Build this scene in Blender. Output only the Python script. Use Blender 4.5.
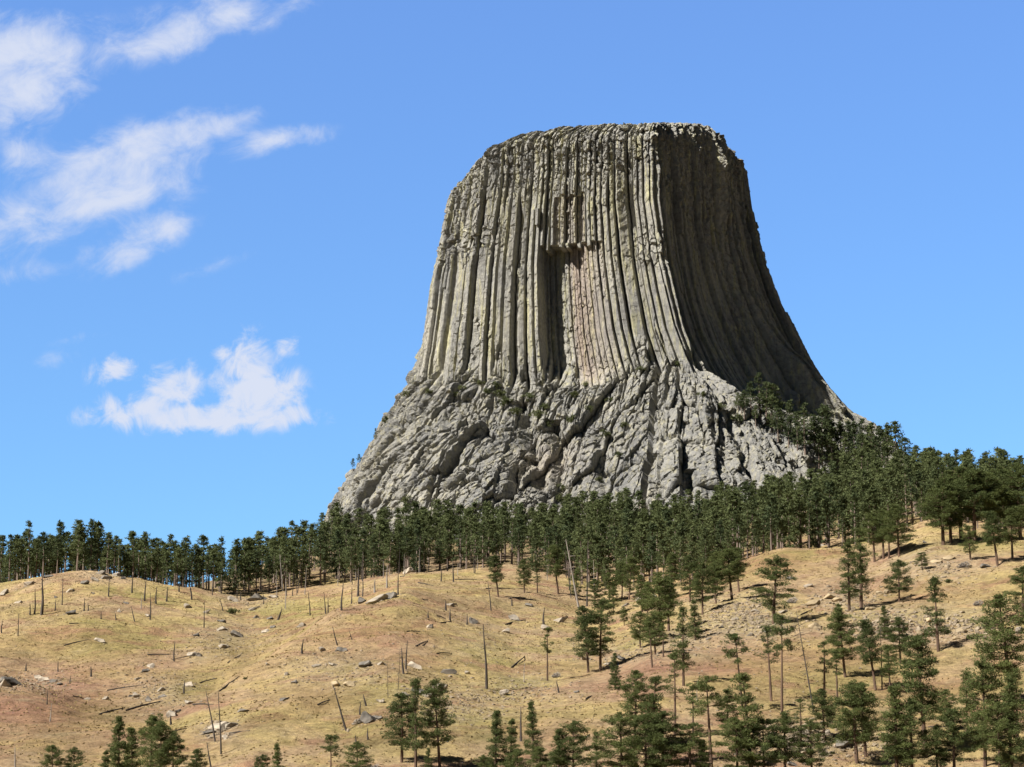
import bpy, math, random
import numpy as np
from math import radians, sin, cos, tan, atan, pi
from mathutils import Vector, Matrix

for o in list(bpy.data.objects):
    bpy.data.objects.remove(o)
S = bpy.context.scene
COL = S.collection

# ------------------------------------------------------------------ camera, sky, sun, exposure
W, H, F, HOR = 1024, 767, 2310.0, 850.0            # frame, focal length in pixels, horizon row
PITCH = atan((HOR - H / 2) / F)
cam = bpy.data.cameras.new('camera'); cam.lens = F * 36 / W; cam.sensor_width = 36
cam.clip_start = 1; cam.clip_end = 20000
co = bpy.data.objects.new('camera', cam); COL.objects.link(co)
co.location = (0, 0, 0); co.rotation_euler = (pi / 2 + PITCH, 0, 0); S.camera = co

SUN_AZ, SUN_EL = radians(-59), radians(43)         # azimuth from straight behind the camera, minus = left
sun_dir = Vector((sin(SUN_AZ) * cos(SUN_EL), -cos(SUN_AZ) * cos(SUN_EL), sin(SUN_EL)))
sl = bpy.data.lights.new('sun', 'SUN'); sl.energy = 5.0; sl.angle = radians(0.5); sl.color = (1, .965, .91)
so = bpy.data.objects.new('sun', sl); COL.objects.link(so)
so.rotation_euler = (-sun_dir).to_track_quat('-Z', 'Y').to_euler()

world = bpy.data.worlds.new('World'); S.world = world; world.use_nodes = True
nt = world.node_tree; nt.nodes.clear()
def N(tree, typ, **kw):
    n = tree.nodes.new(typ)
    for k, v in kw.items():
        setattr(n, k, v)
    return n
def mth(tree, op, a, b=None, c=None, clamp=False):
    n = tree.nodes.new('ShaderNodeMath'); n.operation = op; n.use_clamp = clamp
    for i, v in enumerate((a, b, c)):
        if v is None: continue
        if isinstance(v, (int, float)): n.inputs[i].default_value = v
        else: tree.links.new(v, n.inputs[i])
    return n.outputs[0]
sky = N(nt, 'ShaderNodeTexSky', sky_type='NISHITA', sun_disc=False, sun_elevation=SUN_EL,
        sun_rotation=math.atan2(sun_dir.x, sun_dir.y), altitude=1300, air_density=1.0, dust_density=0.1, ozone_density=2.2)
bg = N(nt, 'ShaderNodeBackground'); wo = N(nt, 'ShaderNodeOutputWorld')
SKY_STRENGTH = 0.087
EXPO = 2 ** 1.0
bg.inputs['Strength'].default_value = SKY_STRENGTH
# clouds: far-off banks drawn in the sky itself, by direction
tc = N(nt, 'ShaderNodeTexCoord'); sep = N(nt, 'ShaderNodeSeparateXYZ')
nt.links.new(tc.outputs['Generated'], sep.inputs[0])
yy = mth(nt, 'MAXIMUM', sep.outputs[1], 0.02)
qx = mth(nt, 'DIVIDE', sep.outputs[0], yy); qz = mth(nt, 'DIVIDE', sep.outputs[2], yy)
comb = N(nt, 'ShaderNodeCombineXYZ'); nt.links.new(qx, comb.inputs[0]); nt.links.new(qz, comb.inputs[1])
def direction(px, py):
    yv = H / 2 - py
    d = F * cos(PITCH) - yv * sin(PITCH)
    return (px - W / 2) / d, (F * sin(PITCH) + yv * cos(PITCH)) / d
def noise_node(tree, vec, scale, detail=6, rough=.55, dist=0., sx=1, sy=1, sz=1, loc=(0, 0, 0)):
    mp = N(tree, 'ShaderNodeMapping'); mp.inputs['Scale'].default_value = (sx, sy, sz); mp.inputs['Location'].default_value = loc
    tree.links.new(vec, mp.inputs[0])
    n = N(tree, 'ShaderNodeTexNoise'); n.inputs['Scale'].default_value = scale; n.inputs['Detail'].default_value = detail
    n.inputs['Roughness'].default_value = rough; n.inputs['Distortion'].default_value = dist
    tree.links.new(mp.outputs[0], n.inputs['Vector'])
    return n
# lobes: centre px, centre py, half width, half height, tilt in degrees (+ = rising to the right), weight
CUMULUS = [(200, 417, 98, 15, 0, 1.3), (258, 397, 44, 28, 0, 1.3), (251, 362, 30, 27, 0, 1.3), (284, 347, 15, 12, 0, 1.0), (226, 352, 15, 12, 0, .9), (182, 386, 32, 21, 0, 1.25), (150, 409, 42, 17, 0, 1.1), (112, 406, 16, 15, 0, .9), (128, 414, 30, 13, 0, 1.0), (215, 385, 20, 22, 0, .8), (290, 415, 28, 14, 0, 1.1),
           (114, 369, 28, 15, 12, .9)]
WISPS = [(50, 62, 48, 40, 28, .95), (0, 62, 40, 60, 10, .85), (46, 102, 13, 11, 0, .55), (3, 118, 10, 18, 0, .5),
         (190, 26, 74, 26, 14, .62), (152, 47, 40, 16, 12, .5), (225, 18, 40, 18, 20, .5), (300, 6, 30, 12, 30, .3),
         (112, 168, 76, 28, 18, .98), (40, 212, 62, 28, 24, .95), (168, 138, 48, 20, 14, .85), (24, 152, 24, 15, 0, .65), (228, 122, 36, 12, 26, .5), (140, 192, 52, 16, 12, .7),
         (280, 141, 46, 11, 10, .82), (132, 246, 54, 18, 24, .68), (24, 272, 44, 11, 12, .55), (165, 225, 18, 14, 20, .4), (94, 336, 38, 7, 6, .5), (58, 360, 26, 9, 5, .42), (205, 268, 60, 10, 20, .25)]
def lobes(lst, k, op='MAXIMUM'):
    tot = None
    for (cx, cy, hw, hh, tilt, wt) in lst:
        u, v = direction(cx, cy)
        mp = N(nt, 'ShaderNodeMapping', vector_type='TEXTURE')
        mp.inputs['Location'].default_value = (u, v, 0); mp.inputs['Rotation'].default_value = (0, 0, radians(tilt))
        mp.inputs['Scale'].default_value = (hw / F * k, hh / F * k, 1)
        nt.links.new(comb.outputs[0], mp.inputs[0])
        ln = N(nt, 'ShaderNodeVectorMath', operation='DOT_PRODUCT')
        nt.links.new(mp.outputs[0], ln.inputs[0]); nt.links.new(mp.outputs[0], ln.inputs[1])
        g = mth(nt, 'MULTIPLY', mth(nt, 'POWER', 2.718, mth(nt, 'MULTIPLY', ln.outputs['Value'], -1.5)), wt)
        tot = g if tot is None else mth(nt, op, tot, g)
    return tot
def cover(tot, noises, cap, lo, hi, mx):
    d = mth(nt, 'MINIMUM', tot, cap)
    for n_, a_ in noises: d = mth(nt, 'ADD', d, mth(nt, 'MULTIPLY', mth(nt, 'SUBTRACT', n_.outputs[0], .5), a_))
    m_ = N(nt, 'ShaderNodeMapRange', interpolation_type='SMOOTHSTEP'); nt.links.new(d, m_.inputs[0])
    for i_, v_ in enumerate((lo, hi, 0, mx)): m_.inputs[i_ + 1].default_value = v_
    return mth(nt, 'MULTIPLY', m_.outputs[0], mth(nt, 'MULTIPLY_ADD', tot, 6.0, -.6, clamp=True))
nA = noise_node(nt, comb.outputs[0], 62, 10, .66, .6); nA2 = noise_node(nt, comb.outputs[0], 26, 3, .5, loc=(3, 1, 0))
rotv = N(nt, 'ShaderNodeMapping'); rotv.inputs['Rotation'].default_value = (0, 0, radians(-16)); nt.links.new(comb.outputs[0], rotv.inputs[0])
nB = noise_node(nt, rotv.outputs[0], 44, 10, .64, .5, 1, 1.25); nB2 = noise_node(nt, rotv.outputs[0], 20, 3, .5, .2, 1, 1.4, loc=(3, 1, 0))
cA = cover(lobes(CUMULUS, 1.24), [(nA, 2.7), (nA2, .8)], 1.0, .20, 1.12, .95)
cB = cover(lobes(WISPS, 1.4, 'ADD'), [(nB, 2.1), (nB2, 1.0)], 1.0, .12, 1.35, .90)
cov = mth(nt, 'MAXIMUM', cA, cB)
front = mth(nt, 'GREATER_THAN', sep.outputs[1], .05)
mask = mth(nt, 'MULTIPLY', cov, front)
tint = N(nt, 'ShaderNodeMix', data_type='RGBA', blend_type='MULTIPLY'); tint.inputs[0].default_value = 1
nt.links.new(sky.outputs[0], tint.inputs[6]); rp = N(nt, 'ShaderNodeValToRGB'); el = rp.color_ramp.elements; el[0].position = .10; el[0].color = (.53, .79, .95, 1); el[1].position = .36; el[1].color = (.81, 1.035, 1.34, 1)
k_ = el.new(.46); k_.color = (.14, .175, .24, 1)  # sky darkened above the view to lessen fill light
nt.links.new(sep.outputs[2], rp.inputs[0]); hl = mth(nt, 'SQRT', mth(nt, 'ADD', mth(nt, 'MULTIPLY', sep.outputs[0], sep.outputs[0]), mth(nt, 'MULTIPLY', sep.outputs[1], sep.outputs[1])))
mrz = N(nt, 'ShaderNodeMapRange'); nt.links.new(mth(nt, 'DIVIDE', sep.outputs[1], hl), mrz.inputs[0])     # sky dimmed to the sides and behind, to cut fill on shaded faces
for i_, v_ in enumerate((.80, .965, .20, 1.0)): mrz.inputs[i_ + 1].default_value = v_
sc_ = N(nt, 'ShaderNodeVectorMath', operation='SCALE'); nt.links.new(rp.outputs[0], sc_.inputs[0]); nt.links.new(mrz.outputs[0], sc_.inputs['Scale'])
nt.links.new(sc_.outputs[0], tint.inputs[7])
mixc = N(nt, 'ShaderNodeMix', data_type='RGBA')
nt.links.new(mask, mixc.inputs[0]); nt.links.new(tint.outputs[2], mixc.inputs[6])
CL = .86 / SKY_STRENGTH / EXPO
mixc.inputs[7].default_value = (.84 * CL, .90 * CL, 1.06 * CL, 1)
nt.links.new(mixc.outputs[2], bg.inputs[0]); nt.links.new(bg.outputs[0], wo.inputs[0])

vs = S.view_settings; vs.view_transform = 'Standard'; vs.look = 'None'; vs.exposure = 1.0; vs.gamma = 1; vs.use_curve_mapping = False
S.cycles.max_bounces = 5; S.cycles.diffuse_bounces = 1; S.cycles.transparent_max_bounces = 4
S.cycles.use_denoising = True

# ------------------------------------------------------------------ numeric helpers
def at(px, py, Y):
    a, b = direction(px, py)
    return np.array((a * Y, Y, b * Y))
def project(P):
    P = np.asarray(P, float)
    yc = P[..., 2] * cos(PITCH) - P[..., 1] * sin(PITCH)
    zc = P[..., 1] * cos(PITCH) + P[..., 2] * sin(PITCH)
    return W / 2 + F * P[..., 0] / zc, H / 2 - F * yc / zc, zc
def hsh(ix, iy, seed=0):
    a = (ix.astype(np.int64) * 374761393 + iy.astype(np.int64) * 668265263 + seed * 1274126177) & 0xffffffff
    a = ((a ^ (a >> 13)) * 1274126177) & 0xffffffff
    a = ((a ^ (a >> 16)) * 2246822519) & 0xffffffff
    return ((a ^ (a >> 15)) & 0xffffff) / float(0x1000000)
def vn(x, y, seed=0):
    ix = np.floor(x); iy = np.floor(y); fx = x - ix; fy = y - iy
    fx = fx * fx * fx * (fx * (fx * 6 - 15) + 10); fy = fy * fy * fy * (fy * (fy * 6 - 15) + 10)
    a = hsh(ix, iy, seed); b = hsh(ix + 1, iy, seed); c = hsh(ix, iy + 1, seed); d = hsh(ix + 1, iy + 1, seed)
    return (a + (b - a) * fx) * (1 - fy) + (c + (d - c) * fx) * fy
def fbm(x, y, seed=0, o=4, g=.5):
    s = 0.; a = 1.; t = 0.
    for k in range(o):
        s = s + a * (vn(x * 2 ** k + 17.3 * k, y * 2 ** k - 9.1 * k, seed + k) - .5); t += a; a *= g
    return s / t * 2
def worley(x, y, seed=0, j=.9):
    ix = np.floor(x); iy = np.floor(y)
    f1 = np.full(x.shape, 9.); f2 = np.full(x.shape, 9.); cid = np.zeros(x.shape)
    for dx in (-1, 0, 1):
        for dy in (-1, 0, 1):
            cx = ix + dx; cy = iy + dy
            d = (cx + .5 + j * (hsh(cx, cy, seed) - .5) - x) ** 2 + (cy + .5 + j * (hsh(cx, cy, seed + 7) - .5) - y) ** 2
            m = d < f1
            f2 = np.where(m, f1, np.minimum(f2, d)); cid = np.where(m, hsh(cx, cy, seed + 13), cid); f1 = np.where(m, d, f1)
    return np.sqrt(f1), np.sqrt(f2), cid
def facets(x, y, seed, j=.95):
    """cells with a random level and a random tilt each: broken, planar rock; returns height, edge distance, cell value"""
    ix = np.floor(x); iy = np.floor(y); f1 = np.full(x.shape, 9.); f2 = np.full(x.shape, 9.); hgt = np.zeros(x.shape); cid = np.zeros(x.shape)
    for dx in (-1, 0, 1):
        for dy in (-1, 0, 1):
            cx = ix + dx; cy = iy + dy
            ex = x - (cx + .5 + j * (hsh(cx, cy, seed) - .5)); ey = y - (cy + .5 + j * (hsh(cx, cy, seed + 7) - .5)); d = ex * ex + ey * ey
            m = d < f1
            v = hsh(cx, cy, seed + 13); hh = (v - .5) + (hsh(cx, cy, seed + 17) - .5) * 1.7 * ex + (hsh(cx, cy, seed + 23) - .5) * .6 * ey
            f2 = np.where(m, f1, np.minimum(f2, d)); hgt = np.where(m, hh, hgt); cid = np.where(m, v, cid); f1 = np.where(m, d, f1)
    return hgt, np.sqrt(f2) - np.sqrt(f1), cid
def sstep(a, b, x):
    t = np.clip((x - a) / (b - a), 0, 1); return t * t * (3 - 2 * t)
def smooth(a, n, axis):
    k = np.hanning(2 * n + 3)[1:-1]; k /= k.sum()
    p = [(0, 0)] * a.ndim; p[axis] = (n, n)
    ap = np.pad(a, p, mode='edge')
    return np.apply_along_axis(lambda v: np.convolve(v, k, 'valid'), axis, ap)

# ------------------------------------------------------------------ object helpers
def mesh_arrays(name, V, Fc, mat=None, smooth_shade=False, attrs=None):
    V = np.asarray(V, np.float32); Fc = np.asarray(Fc, np.int32)
    me = bpy.data.meshes.new(name); n, k = Fc.shape
    me.vertices.add(len(V)); me.vertices.foreach_set('co', V.ravel())
    me.loops.add(n * k); me.loops.foreach_set('vertex_index', Fc.ravel())
    me.polygons.add(n); me.polygons.foreach_set('loop_start', np.arange(0, n * k, k, dtype=np.int32))
    me.polygons.foreach_set('loop_total', np.full(n, k, np.int32))
    me.polygons.foreach_set('use_smooth', np.full(n, smooth_shade, bool))
    for an, av in (attrs or {}).items():
        at_ = me.attributes.new(an, 'FLOAT', 'POINT'); at_.data.foreach_set('value', np.asarray(av, np.float32).ravel())
    if mat: me.materials.append(mat)
    me.update(calc_edges=True); me.validate()
    return me
def obj(name, me, parent=None, loc=None):
    o = bpy.data.objects.new(name, me); COL.objects.link(o)
    if parent: o.parent = parent
    if loc is not None: o.location = loc
    return o
def tag(o, label=None, cat=None, group=None, kind=None):
    if label: o['label'] = label
    if cat: o['category'] = cat
    if group: o['group'] = group
    if kind: o['kind'] = kind
    return o
def copy_tree(o, parent=None):
    c = o.copy(); COL.objects.link(c)
    if parent: c.parent = parent
    for ch in o.children: copy_tree(ch, c)
    return c
def grid_faces(nr, nc, wrap=False):
    r = np.arange(nr - 1)[:, None]; c = np.arange(nc if wrap else nc - 1)[None, :]
    c2 = (c + 1) % nc
    return np.stack([r * nc + c + 0 * r, r * nc + c2, (r + 1) * nc + c2, (r + 1) * nc + c], -1).reshape(-1, 4)
class MB:
    def __init__(s): s.V = []; s.F = []; s.n = 0
    def add(s, V, Fc):
        V = np.asarray(V, float); s.V.append(V); s.F.append(np.asarray(Fc) + s.n); s.n += len(V)
    def tube(s, pts, rad, n=7):
        pts = np.asarray(pts, float); m = len(pts); rings = []
        for i in range(m):
            t = pts[min(i + 1, m - 1)] - pts[max(i - 1, 0)]; t /= np.linalg.norm(t) + 1e-9
            a = np.cross(t, (0, 0, 1) if abs(t[2]) < .9 else (1, 0, 0)); a /= np.linalg.norm(a); b = np.cross(t, a)
            th = np.arange(n) * 2 * pi / n
            rings.append(pts[i] + rad[i] * (np.cos(th)[:, None] * a + np.sin(th)[:, None] * b))
        V = np.concatenate(rings + [pts[-1:], pts[:1]])
        f = [(i * n + k, i * n + (k + 1) % n, (i + 1) * n + (k + 1) % n, (i + 1) * n + k) for i in range(m - 1) for k in range(n)]
        f += [((m - 1) * n + k, (m - 1) * n + (k + 1) % n, m * n, m * n) for k in range(n)]
        s.add(V, [(a, b, c, d) for a, b, c, d in f if c != d] or f)
        cap = [((m - 1) * n + k, (m - 1) * n + (k + 1) % n, m * n) for k in range(n)]
        s.caps = getattr(s, 'caps', []); s.caps += [[x + s.n - len(V) for x in c] for c in cap]
    def arrays(s):
        return np.concatenate(s.V), np.concatenate(s.F)
    def build(s, name, mat):
        V, Fq = s.arrays()
        Ft = np.concatenate([Fq[:, [0, 1, 2]], Fq[:, [0, 2, 3]]] + ([np.array(s.caps)] if getattr(s, 'caps', None) else []))
        return mesh_arrays(name, V, Ft, mat)
    def tris(s):
        V, Fq = s.arrays()
        return V, np.concatenate([Fq[:, [0, 1, 2]], Fq[:, [0, 2, 3]]] + ([np.array(s.caps)] if getattr(s, 'caps', None) else []))

# ------------------------------------------------------------------ materials
def new_mat(name, rough=.9):
    m = bpy.data.materials.new(name); m.use_nodes = True
    b = m.node_tree.nodes['Principled BSDF']; b.inputs['Roughness'].default_value = rough
    b.inputs['Specular IOR Level'].default_value = .15
    return m, m.node_tree, b
def ramp(tree, fac, stops):
    r = N(tree, 'ShaderNodeValToRGB'); e = r.color_ramp.elements
    while len(e) > 1: e.remove(e[-1])
    e[0].position, e[0].color = stops[0][0], (*stops[0][1], 1)
    for p, c in stops[1:]:
        k = e.new(p); k.color = (*c, 1)
    tree.links.new(fac, r.inputs[0]); return r.outputs[0]
def mixcol(tree, fac, a, b, mode='MIX'):
    m = N(tree, 'ShaderNodeMix', data_type='RGBA', blend_type=mode)
    for i, v in ((0, fac), (6, a), (7, b)):
        if isinstance(v, (int, float)): m.inputs[i].default_value = v
        elif isinstance(v, tuple): m.inputs[i].default_value = (*v, 1)
        else: tree.links.new(v, m.inputs[i])
    return m.outputs[2]
def bump(tree, b, height, strength, dist):
    n = N(tree, 'ShaderNodeBump'); n.inputs['Strength'].default_value = strength; n.inputs['Distance'].default_value = dist
    tree.links.new(height, n.inputs['Height']); tree.links.new(n.outputs[0], b.inputs['Normal'])
def maprange(tree, v, a, b, c=0., d=1.):
    n = N(tree, 'ShaderNodeMapRange'); tree.links.new(v, n.inputs[0])
    for i, x in enumerate((a, b, c, d)): n.inputs[i + 1].default_value = x
    return n.outputs[0]
def attr(tree, name):
    n = N(tree, 'ShaderNodeAttribute'); n.attribute_name = name; return n.outputs['Fac']

def rock_material(name, streak, cols):
    m, t, b = new_mat(name, .95)
    oc = N(t, 'ShaderNodeTexCoord').outputs['Object']
    big = noise_node(t, oc, .05, 4, .55, 0, 1, 1, .6 if streak else 1).outputs[0]
    fine = noise_node(t, oc, .55, 6, .65).outputs[0]
    st = noise_node(t, oc, .5, 5, .6, .2, 1, 1, .06 if streak else .6).outputs[0]
    c = ramp(t, big, [(.32, cols[0]), (.5, cols[1]), (.68, cols[2])])
    lich = maprange(t, st, .5, .66)
    c = mixcol(t, mth(t, 'MULTIPLY', lich, .75), c, cols[3])
    stain = maprange(t, noise_node(t, oc, .33, 5, .65, .3, 1, 1, .05 if streak else .5, (40, 3, 9)).outputs[0], .56, .72)
    c = mixcol(t, mth(t, 'MULTIPLY', stain, .55), c, cols[4])
    c = mixcol(t, mth(t, 'MULTIPLY', attr(t, 'fresh'), .8), c, cols[5])
    c = mixcol(t, 1.0, c, ramp(t, fine, [(.25, (.5, .5, .5)), (.5, (.97, .97, .97)), (.75, (1.3, 1.28, 1.22))]), 'MULTIPLY')
    t.links.new(c, b.inputs['Base Color'])
    bump(t, b, noise_node(t, oc, 1.3, 8, .78).outputs[0], 1.0, 1.3)
    return m
M_shaft = rock_material('tower_column_rock', True, [(.26, .253, .238), (.35, .338, .305), (.425, .403, .345), (.52, .485, .275), (.13, .127, .122), (.39, .275, .215)])
M_base = rock_material('tower_base_rock', False, [(.225, .222, .214), (.305, .296, .272), (.37, .350, .300), (.44, .405, .27), (.15, .146, .14), (.38, .29, .235)])

m, t, b = new_mat('dry_grass_ground', 1.0); M_ground = m
oc = N(t, 'ShaderNodeTexCoord').outputs['Object']
big = noise_node(t, oc, .022, 5, .6, .6).outputs[0]
mid = noise_node(t, oc, .07, 6, .62, .4, loc=(30, 11, 0)).outputs[0]
fine = noise_node(t, oc, .8, 6, .7).outputs[0]
c = ramp(t, big, [(.34, (.30, .20, .115)), (.43, (.385, .275, .16)), (.53, (.405, .303, .138)), (.64, (.30, .245, .095))])
rust = maprange(t, mid, .5, .62)
rust = mth(t, 'MAXIMUM', mth(t, 'MULTIPLY', rust, .75), mth(t, 'MULTIPLY', attr(t, 'rust'), maprange(t, mid, .24, .40)))
c = mixcol(t, mth(t, 'MULTIPLY', rust, .88), c, (.265, .135, .09))
pale = maprange(t, noise_node(t, oc, .11, 6, .65, .5, loc=(7, 70, 0)).outputs[0], .54, .7)
c = mixcol(t, mth(t, 'MULTIPLY', pale, .6), c, (.36, .28, .165))
grn = maprange(t, noise_node(t, oc, .045, 5, .6, .4, loc=(90, 10, 0)).outputs[0], .52, .68)
grn = mth(t, 'MAXIMUM', mth(t, 'MULTIPLY', grn, .5), attr(t, 'green'))
c = mixcol(t, mth(t, 'MULTIPLY', grn, .8), c, (.16, .14, .045))
stn = attr(t, 'stone')
stn2 = mth(t, 'MULTIPLY', stn, maprange(t, noise_node(t, oc, .5, 6, .7).outputs[0], .38, .6))
c = mixcol(t, stn2, c, (.37, .30, .205))
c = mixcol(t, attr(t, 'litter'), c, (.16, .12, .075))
c = mixcol(t, 1.0, c, ramp(t, noise_node(t, oc, .28, 8, .72, .3, 1, 1, 1, (5, 50, 0)).outputs[0], [(.34, (.66, .63, .58)), (.48, (1, 1, 1)), (.64, (1.22, 1.2, 1.14))]), 'MULTIPLY')
c = mixcol(t, 1.0, c, ramp(t, fine, [(.30, (.66, .64, .61)), (.5, (1, 1, 1)), (.70, (1.28, 1.27, 1.24))]), 'MULTIPLY')
speck = maprange(t, noise_node(t, oc, 1.6, 4, .7).outputs[0], .58, .72)
c = mixcol(t, mth(t, 'MULTIPLY', speck, .4), c, (.14, .115, .06))
t.links.new(c, b.inputs['Base Color'])
bump(t, b, noise_node(t, oc, .9, 7, .75).outputs[0], 1.0, 1.2)

def foliage_mat(name, dark, light):
    m, t, b = new_mat(name, .75)
    oi = N(t, 'ShaderNodeObjectInfo').outputs['Random']
    oc = N(t, 'ShaderNodeTexCoord').outputs['Object']
    n = noise_node(t, oc, .5, 3, .6).outputs[0]
    f = mth(t, 'ADD', mth(t, 'MULTIPLY', oi, .5), mth(t, 'MULTIPLY', maprange(t, n, .35, .65), .5))
    c = mixcol(t, f, dark, light)
    t.links.new(c, b.inputs['Base Color'])
    tr = N(t, 'ShaderNodeBsdfTranslucent'); t.links.new(c, tr.inputs[0])
    mx = N(t, 'ShaderNodeMixShader'); mx.inputs[0].default_value = .30
    out = t.nodes['Material Output']
    t.links.new(b.outputs[0], mx.inputs[1]); t.links.new(tr.outputs[0], mx.inputs[2]); t.links.new(mx.outputs[0], out.inputs[0])
    return m
M_needle = foliage_mat('pine_needles', (.050, .068, .024), (.142, .164, .052))
M_needle_far = foliage_mat('pine_needles_dense', (.030, .048, .024), (.130, .150, .058))
M_bush = foliage_mat('shrub_leaves', (.07, .085, .035), (.12, .125, .05))
def plain(name, c1, c2, scale=1.5, rough=.9, sz=.2):
    m, t, b = new_mat(name, rough)
    oc = N(t, 'ShaderNodeTexCoord').outputs['Object']
    n = noise_node(t, oc, scale, 5, .65, .3, 1, 1, sz).outputs[0]
    oi = N(t, 'ShaderNodeObjectInfo').outputs['Random']
    c = mixcol(t, maprange(t, n, .35, .65), c1, c2)
    c = mixcol(t, 1.0, c, ramp(t, oi, [(0, (.8, .8, .8)), (1, (1.15, 1.13, 1.1))]), 'MULTIPLY')
    t.links.new(c, b.inputs['Base Color']); bump(t, b, n, .6, .1)
    return m
M_bark = plain('pine_bark', (.075, .05, .036), (.17, .11, .075), 1.5)
M_bark_far = plain('pine_bark_weathered', (.13, .10, .08), (.24, .185, .15), 1.5)
M_snag = plain('charred_wood', (.035, .03, .027), (.115, .095, .08), 1.2)
M_grey = plain('weathered_dead_wood', (.20, .175, .15), (.36, .32, .28), 1.2)
M_boulder = plain('boulder_rock', (.20, .17, .138), (.40, .345, .265), .8, .95, 1)
M_boulder_dark = plain('lichen_boulder_rock', (.09, .083, .073), (.21, .185, .155), .8, .95, 1)
M_sand = plain('yellow_sandstone', (.27, .21, .13), (.38, .30, .19), .8, .95, 1)
M_rubble = plain('scree_stone', (.19, .15, .105), (.36, .29, .205), .6, .95, 1)

# ------------------------------------------------------------------ terrain
# per picture column: where the ground lies, as (row, distance) pairs
TAB = {
 -300: [(790, 380), (700, 520), (640, 680), (600, 820), (640, 950), (700, 1300)],
 0: [(785, 380), (738, 450), (700, 495), (669, 540), (679, 575), (655, 632), (615, 710), (584, 810), (610, 950), (660, 1300)],
 40: [(785, 380), (736, 450), (704, 492), (680, 530), (688, 565), (655, 634), (610, 715), (574, 805), (605, 950), (650, 1300)],
 90: [(785, 380), (736, 450), (712, 490), (702, 530), (655, 625), (608, 715), (571, 800), (600, 950), (640, 1300)],
 170: [(790, 380), (738, 440), (712, 490), (702, 520), (662, 610), (622, 700), (586, 810), (592, 920), (620, 1300)],
 215: [(790, 380), (735, 435), (706, 475), (688, 502), (697, 545), (655, 622), (625, 700), (592, 805), (590, 900), (580, 980), (600, 1300)],
 250: [(790, 380), (730, 430), (692, 480), (664, 520), (676, 565), (652, 628), (628, 700), (600, 800), (590, 860), (575, 960), (590, 1300)],
 290: [(788, 380), (724, 435), (668, 505), (639, 550), (650, 595), (634, 655), (614, 720), (599, 790), (588, 850), (568, 960), (560, 1080), (580, 1300)],
 330: [(785, 380), (720, 440), (664, 510), (624, 575), (613, 610), (619, 655), (608, 705), (596, 780), (585, 850), (562, 960), (540, 1080), (560, 1300)],
 400: [(785, 380), (712, 440), (658, 510), (610, 600), (588, 680), (580, 790), (572, 860), (556, 960), (540, 1080), (550, 1300)],
 512: [(785, 380), (728, 440), (688, 500), (642, 590), (605, 690), (580, 790), (567, 860), (552, 960), (534, 1080), (540, 1300)],
 590: [(782, 390), (722, 440), (682, 500), (648, 580), (615, 690), (598, 790), (578, 870), (550, 970), (522, 1080), (530, 1300)],
 660: [(778, 395), (706, 450), (662, 510), (632, 570), (602, 660), (586, 760), (569, 840), (546, 960), (518, 1080), (530, 1300)],
 730: [(775, 400), (700, 460), (652, 520), (612, 580), (582, 650), (564, 715), (566, 780), (546, 900), (516, 1060), (490, 1150), (530, 1300)],
 780: [(775, 400), (700, 460), (650, 520), (610, 580), (573, 650), (549, 715), (552, 790), (538, 900), (512, 1050), (470, 1130), (520, 1300)],
 830: [(775, 400), (700, 460), (653, 515), (614, 570), (580, 630), (550, 710), (551, 770), (530, 900), (500, 1030), (462, 1110), (490, 1300)],
 870: [(775, 400), (700, 460), (655, 510), (620, 560), (588, 610), (562, 680), (550, 750), (525, 880), (492, 1010), (462, 1090), (500, 1300)],
 930: [(775, 400), (700, 460), (655, 510), (613, 560), (575, 610), (542, 670), (525, 730), (515, 860), (494, 1000), (484, 1100), (530, 1300)],
 1024: [(775, 400), (700, 450), (650, 505), (610, 550), (575, 595), (547, 645), (533, 700), (520, 820), (503, 950), (520, 1100), (560, 1300)],
 1320: [(775, 400), (700, 450), (650, 505), (610, 550), (580, 595), (560, 645), (550, 700), (550, 820), (545, 950), (560, 1100), (600, 1300)],
}
YG = np.concatenate([np.arange(0, 360, 20), np.arange(360, 1400, 5), np.arange(1400, 3001, 100)]).astype(float)
pc = np.array(sorted(TAB)); PG = np.arange(-300, 1321, 5.)
Zc = []
for p_ in pc:
    a = [(Y, at(p_, py, Y)[2]) for py, Y in TAB[p_]]
    ys = [-1, 30] + [q[0] for q in a] + [2000, 3000]; zs = [-2, -1.9] + [q[1] for q in a] + [a[-1][1] * .8, a[-1][1] * .6]
    Zc.append(np.interp(YG, ys, zs))
Zc = np.array(Zc)
ZT = np.stack([np.interp(PG, pc, Zc[:, j]) for j in range(len(YG))], 1)
ZT = smooth(ZT, 3, 0); ZT = smooth(ZT, 2, 1)
def terrain_base(x, y):
    x = np.asarray(x, float); y = np.asarray(y, float)
    p = np.clip(512 + F * x / np.maximum(y, 30), -300, 1319.9); yc = np.clip(y, 0, 2999)
    fp = (p + 300) / 5; i = np.clip(fp.astype(int), 0, len(PG) - 2); fp = fp - i
    j = np.clip(np.searchsorted(YG, yc, side='right') - 1, 0, len(YG) - 2); fy = (yc - YG[j]) / (YG[j + 1] - YG[j])
    return (ZT[i, j] * (1 - fp) + ZT[i + 1, j] * fp) * (1 - fy) + (ZT[i, j + 1] * (1 - fp) + ZT[i + 1, j + 1] * fp) * fy
TX, TY = 62.0, 1160.0
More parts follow.
